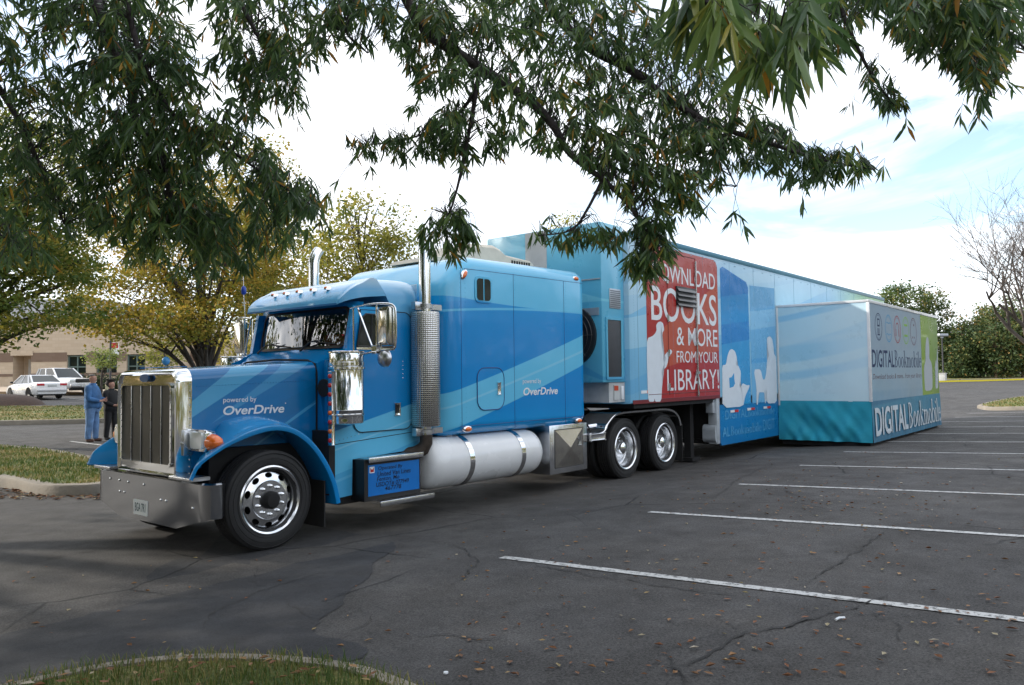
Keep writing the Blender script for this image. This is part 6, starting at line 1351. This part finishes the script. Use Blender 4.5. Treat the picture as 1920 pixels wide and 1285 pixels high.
# ------------------------------------------------------------------ the willow oak over the camera
WLEAF = tonemat('willow_oak_leaf', [(0, (.05, .10, .042)), (.45, (.10, .18, .058)), (.78, (.24, .34, .09)), (.9, (.36, .30, .05)), (.96, (.42, .18, .03)), (1, (.62, .34, .04))], .36, .42, .5)
WB = mat('willow_bark', (.05, .04, .042), .85, var=.35, vscale=20, bump=.6, bscale=40)
tb = Vector((-6.6, -5.6, G(-6.6, -5.6)+.1)); wo = thing('willow_oak', 'large willow oak whose narrow dark leaves hang over the parking lot in the foreground', 'tree', (0, 0, 0))
m = MB(); forkp = tb+Vector((.2, .3, 3.4))
trk = spline([tb, tb+Vector((.05, .05, 1.6)), forkp, tb+Vector((.4, .5, 6)), tb+Vector((.3, .8, 9))], 5); m.tube(trk, [.42*(1-.04*i) if i else .55 for i in range(len(trk))], 14)
limbs = [ # pixel, pixel, depth along each limb; radius at its start and end
 ([(150, -140, 5.0), (178, 0, 4.7), (212, 85, 4.6), (246, 165, 4.5), (252, 220, 4.5), (300, 300, 4.5), (330, 420, 4.5)], .045, .012, 1),
 ([(228, -60, 4.2), (250, 60, 4.2), (283, 150, 4.2), (335, 225, 4.3), (420, 275, 4.4), (500, 330, 4.5), (585, 385, 4.6)], .018, .005, 1),
 ([(-150, -60, 4.6), (-60, 80, 4.6), (20, 200, 4.6), (70, 300, 4.6), (120, 420, 4.6)], .03, .006, 1),
 ([(420, -90, 4.4), (450, 0, 4.4), (490, 80, 4.4), (530, 150, 4.5)], .02, .004, 1),
 ([(650, -90, 4.0), (660, 0, 4.0), (650, 60, 4.0), (690, 100, 4.0)], .016, .004, 1),
 ([(720, -90, 4.3), (790, 45, 4.2), (850, 95, 4.1), (920, 140, 4.0), (1000, 195, 3.9), (1040, 240, 3.9), (1070, 290, 3.9), (1140, 345, 3.9), (1190, 400, 3.9), (1226, 470, 3.9)], .036, .006, 1),
 ([(900, 128, 4.0), (888, 200, 4.0), (872, 285, 4.0), (858, 350, 4.0), (842, 405, 4.0)], .014, .004, 0),
 ([(895, 170, 4.0), (840, 230, 4.1), (760, 262, 4.2), (690, 272, 4.2)], .010, .003, 0),
 ([(960, -80, 4.6), (1080, 70, 4.4), (1180, 130, 4.3), (1260, 190, 4.2), (1340, 235, 4.2), (1440, 268, 4.2), (1540, 300, 4.2), (1640, 318, 4.2)], .03, .004, 1),
 ([(1128, 340, 3.9), (1100, 395, 3.9), (1070, 432, 3.9), (1010, 442, 3.9)], .009, .003, 0),
 ([(1300, 215, 4.2), (1350, 290, 4.1), (1380, 350, 4.1)], .009, .003, 0),
 ([(1230, -120, 2.0), (1330, 10, 1.9), (1420, 70, 1.9), (1500, 110, 1.9)], .010, .003, 1),
 ([(1540, -90, 3.8), (1590, 50, 3.8), (1640, 150, 3.8), (1690, 210, 3.8)], .014, .003, 1),
 ([(1760, -110, 3.7), (1810, -10, 3.6), (1880, 50, 3.6), (1930, 100, 3.6)], .014, .004, 1),
 ([(1620, -110, 3.5), (1690, 0, 3.5), (1750, 60, 3.6), (1800, 150, 3.6)], .012, .004, 1),
 ([(1500, -100, 4.0), (1540, 0, 3.9), (1570, 80, 3.9)], .01, .004, 1),
 ([(-60, 420, 4.5), (0, 440, 4.5), (60, 480, 4.5)], .008, .003, 0),
 ([(1680, -100, 3.4), (1770, 20, 3.4), (1820, 100, 3.4), (1860, 180, 3.4)], .018, .004, 1),
]
SK = []
for pts_, r0, r1, root_ in limbs:
    P_ = spline([at(*q) for q in pts_], 5); m.tube(P_, [r0+(r1-r0)*i/(len(P_)-1) for i in range(len(P_))], 8); SK += [(p, r0+(r1-r0)*i/(len(P_)-1)) for i, p in enumerate(P_)]
    if root_:
        e = P_[0]; hub = tb+Vector((.4, .5, min(7.5, max(4.2, e.z+.6)))); m.tube(spline([hub, hub.lerp(e, .5)+Vector((0, 0, .9)), e], 5), [r0*2.2, r0*2.1, r0*2, r0*1.9, r0*1.8, r0*1.7, r0*1.6, r0*1.45, r0*1.3, r0*1.15, r0], 8)
SKP = np.array([tuple(p) for p, _ in SK])
LV, LF, LT = [], [], []
def wleaf(p, d, L_, tone, nrm=None):
    """one narrow drooping leaf, folded along its midrib"""
    k = len(LV); d = d.normalized(); s = d.cross(nrm or Vector((rnd.gauss(0, 1), rnd.gauss(0, 1), rnd.gauss(0, 1)))).normalized(); n = d.cross(s); w_ = L_*rnd.uniform(.062, .1); cv = rnd.uniform(.05, .2)*L_
    q = p+d*L_*.42-n*.02*L_+Vector((0, 0, -cv*.25)); e = p+d*L_+Vector((0, 0, -cv)); q2 = p+d*L_*.72+Vector((0, 0, -cv*.6))
    LV.extend([p, q+s*w_+n*w_*.4, q-s*w_+n*w_*.4, q, q2+s*w_*.7+n*w_*.3, q2-s*w_*.7+n*w_*.3, q2, e]); LF.extend([(k, k+1, k+3), (k, k+3, k+2), (k+1, k+4, k+6, k+3), (k+3, k+6, k+5, k+2), (k+4, k+7, k+6), (k+6, k+7, k+5)]); LT.extend([tone]*6)
def spray(tip, dirv, n, L_, tone, ln):
    """leaves crowd the end of a twig and hang outwards"""
    for i in range(n):
        t_ = rnd.random()**1.6; p = tip-dirv*ln*t_; ax = Vector((rnd.gauss(0, 1), rnd.gauss(0, 1), rnd.gauss(0, .6))).normalized(); d = (dirv*rnd.uniform(.1, .8)+ax*.75+Vector((0, 0, -.62))).normalized()
        tn = min(1, max(0, tone+rnd.gauss(0, .14))); 
        if rnd.random() < .045: tn = rnd.uniform(.88, 1)
        elif tn > .86: tn = .84
        wleaf(p, d, L_*rnd.uniform(.65, 1.2), tn)
# leafy regions (outline in the view, depth range, twigs, leaf length)
REG = [
 ([(-30, -30), (560, -30), (575, 60), (560, 130), (500, 210), (440, 250), (300, 260), (160, 330), (60, 200), (-30, 180)], (3.9, 5.4), 580, .092, 12),
 ([(120, 250), (420, 230), (490, 255), (545, 320), (610, 380), (600, 430), (540, 465), (480, 510), (410, 525), (340, 515), (250, 490), (190, 440), (140, 390)], (4.0, 5.0), 430, .090, 13),
 ([(-30, 200), (60, 220), (110, 300), (150, 420), (110, 520), (40, 470), (-30, 560)], (3.9, 5.0), 110, .090, 9),
 ([(440, 120), (560, 100), (570, 200), (490, 230), (430, 200)], (4.2, 4.8), 50, .085, 10),
 ([(560, -30), (740, -30), (760, 50), (700, 80), (650, 100), (620, 80), (590, 130), (570, 60)], (3.7, 4.6), 80, .085, 10),
 ([(700, -30), (1260, -30), (1250, 100), (1230, 200), (1180, 260), (1100, 330), (1040, 290), (960, 260), (880, 240), (790, 260), (760, 160), (720, 60)], (3.6, 4.7), 430, .085, 13),
 ([(650, 262), (760, 250), (860, 240), (885, 295), (800, 305), (740, 300), (690, 290)], (4.05, 4.35), 75, .07, 11),
 ([(845, 270), (900, 270), (905, 310), (860, 325)], (3.9, 4.1), 9, .085, 9),
 ([(800, 410), (870, 392), (900, 450), (890, 478), (800, 478), (785, 455)], (3.85, 4.1), 46, .085, 10), ([(1160, 480), (1240, 470), (1232, 530), (1205, 555)], (3.8, 4.0), 24, .085, 9), ([(905, 230), (960, 225), (950, 300), (905, 300)], (3.9, 4.1), 14, .085, 9),
 ([(1080, 330), (1200, 240), (1330, 240), (1360, 330), (1320, 400), (1260, 420), (1200, 400), (1160, 370)], (3.7, 4.3), 140, .085, 12),
 ([(1160, 420), (1250, 400), (1260, 470), (1215, 500), (1190, 470)], (3.8, 4.0), 40, .085, 10),
 ([(1000, 435), (1090, 430), (1160, 430), (1150, 462), (1060, 462)], (3.8, 4.0), 28, .08, 10),
 ([(1240, 60), (1420, 90), (1440, 230), (1340, 260), (1240, 240)], (3.9, 4.6), 90, .085, 10),
 ([(1320, 200), (1460, 235), (1560, 280), (1650, 312), (1560, 335), (1500, 355), (1420, 320), (1340, 300)], (4.0, 4.5), 120, .085, 12),
 ([(1240, -40), (1500, -40), (1560, 60), (1540, 130), (1470, 160), (1400, 130), (1310, 70), (1240, 30)], (1.65, 2.3), 50, .125, 8, .16),
 ([(1500, -30), (1640, -30), (1610, 80), (1540, 110)], (3.4, 4.2), 60, .085, 10),
 ([(1590, 90), (1640, 120), (1700, 190), (1670, 210), (1630, 180)], (3.6, 4.0), 20, .085, 9),
 ([(1600, -30), (1930, -30), (1930, 40), (1900, 90), (1880, 150), (1840, 190), (1790, 120), (1740, 100), (1690, 70)], (3.0, 4.2), 270, .09, 12)]
def twig_to(c, L_, n, tplus=0):
    j = int(np.argmin(((SKP-np.array(tuple(c)))**2).sum(1)+.15*(SKP[:, 2] < c.z-.1))); s = Vector(SKP[j]); v = c-s; ln = v.length
    if ln > .52: return
    mid = s.lerp(c, .5)+Vector((rnd.gauss(0, .04), rnd.gauss(0, .04), .06+.12*ln)); path = spline([s, mid, c], 4); rr = min(.0045, .002+.003*ln); m.tube(path, [rr*(1-.75*i/(len(path)-1)) for i in range(len(path))], 4, False)
    dv = (path[-1]-path[-3]).normalized(); tone = min(.8, max(.05, .38+tplus+rnd.gauss(0, .17))); spray(c, dv, n, L_, tone, min(.14, max(.05, ln*.5)))
    if ln > .3:
        for q in path[4:-2:2]: spray(q, dv, int(n*.45), L_, tone, .07)
for poly, (d0, d1), cnt, L_, nl, *tb_ in REG:
    x0, x1 = min(p[0] for p in poly), max(p[0] for p in poly); y0, y1 = min(p[1] for p in poly), max(p[1] for p in poly); k = 0
    while k < cnt:
        px, py = rnd.uniform(x0, x1), rnd.uniform(y0, y1)
        if not inside((px, py), poly): continue
        k += 1; twig_to(at(px, py, rnd.uniform(d0, d1)), L_, nl, tb_[0] if tb_ else 0)
# single twig tips that hang clear of the mass
for px, py, d in ((665, 268, 4.2), (700, 320, 4.2), (560, 235, 4.3), (520, 215, 4.3), (855, 360, 4.0), (820, 440, 4.0), (1030, 405, 3.9), (1000, 440, 3.9), (1655, 318, 4.2), (1600, 330, 4.2), (1505, 385, 4.1), (1465, 340, 4.1), (1700, 235, 3.8), (1590, 200, 3.7), (1800, 225, 3.4), (1835, 220, 3.4), (1900, 160, 3.4), (1370, 420, 4.0), (1395, 425, 4.0), (1215, 530, 3.9), (1185, 505, 3.9), (1255, 480, 3.9), (620, 375, 4.6), (615, 430, 4.6), (650, 395, 4.6)): twig_to(at(px, py, d), .085, 7)
bw_ = m.build('branches', WB, wo, ang=70)
raw('leaves', [tuple(v) for v in LV], LF, WLEAF, wo, True, LT)
# unseen rest of its crown, above and behind the camera, shaped for shade and reflections
C_ = []; r_ = random.Random(5)
while len(C_) < 2000:
    p = Vector((r_.gauss(0, 1), r_.gauss(0, 1), r_.gauss(0, 1))).normalized()*r_.random()**.4; q = Vector((-7.5+p.x*7.5, -2.2+p.y*8, 8.2+p.z*3.0)) if len(C_) < 1250 else Vector((-11+p.x*4.5, 0+p.y*6.5, 5+p.z*2.6)); v = q-CAM; z = v.dot(FW)
    if z > 0 and abs(v.dot(RT)/z) < .78 and -.6 < v.dot(UP)/z < .62: continue
    if v.length < 2.6: continue
    C_.append(tuple(q))
leaf_mesh('upper_crown', C_, 15, .42, .26, WLEAF, wo, .4, .2, .7, 91)
m = MB()
for i in range(34): q = Vector(C_[i*60]); s = trk[8+i % 12]; m.tube(spline([s, s.lerp(q, .5)+Vector((0, 0, .5)), q], 4), [.09*(1-.1*j) for j in range(9)], 6)
m.build('upper_limbs', WB, wo, ang=70)
print('willow leaves', len(LF)//6)
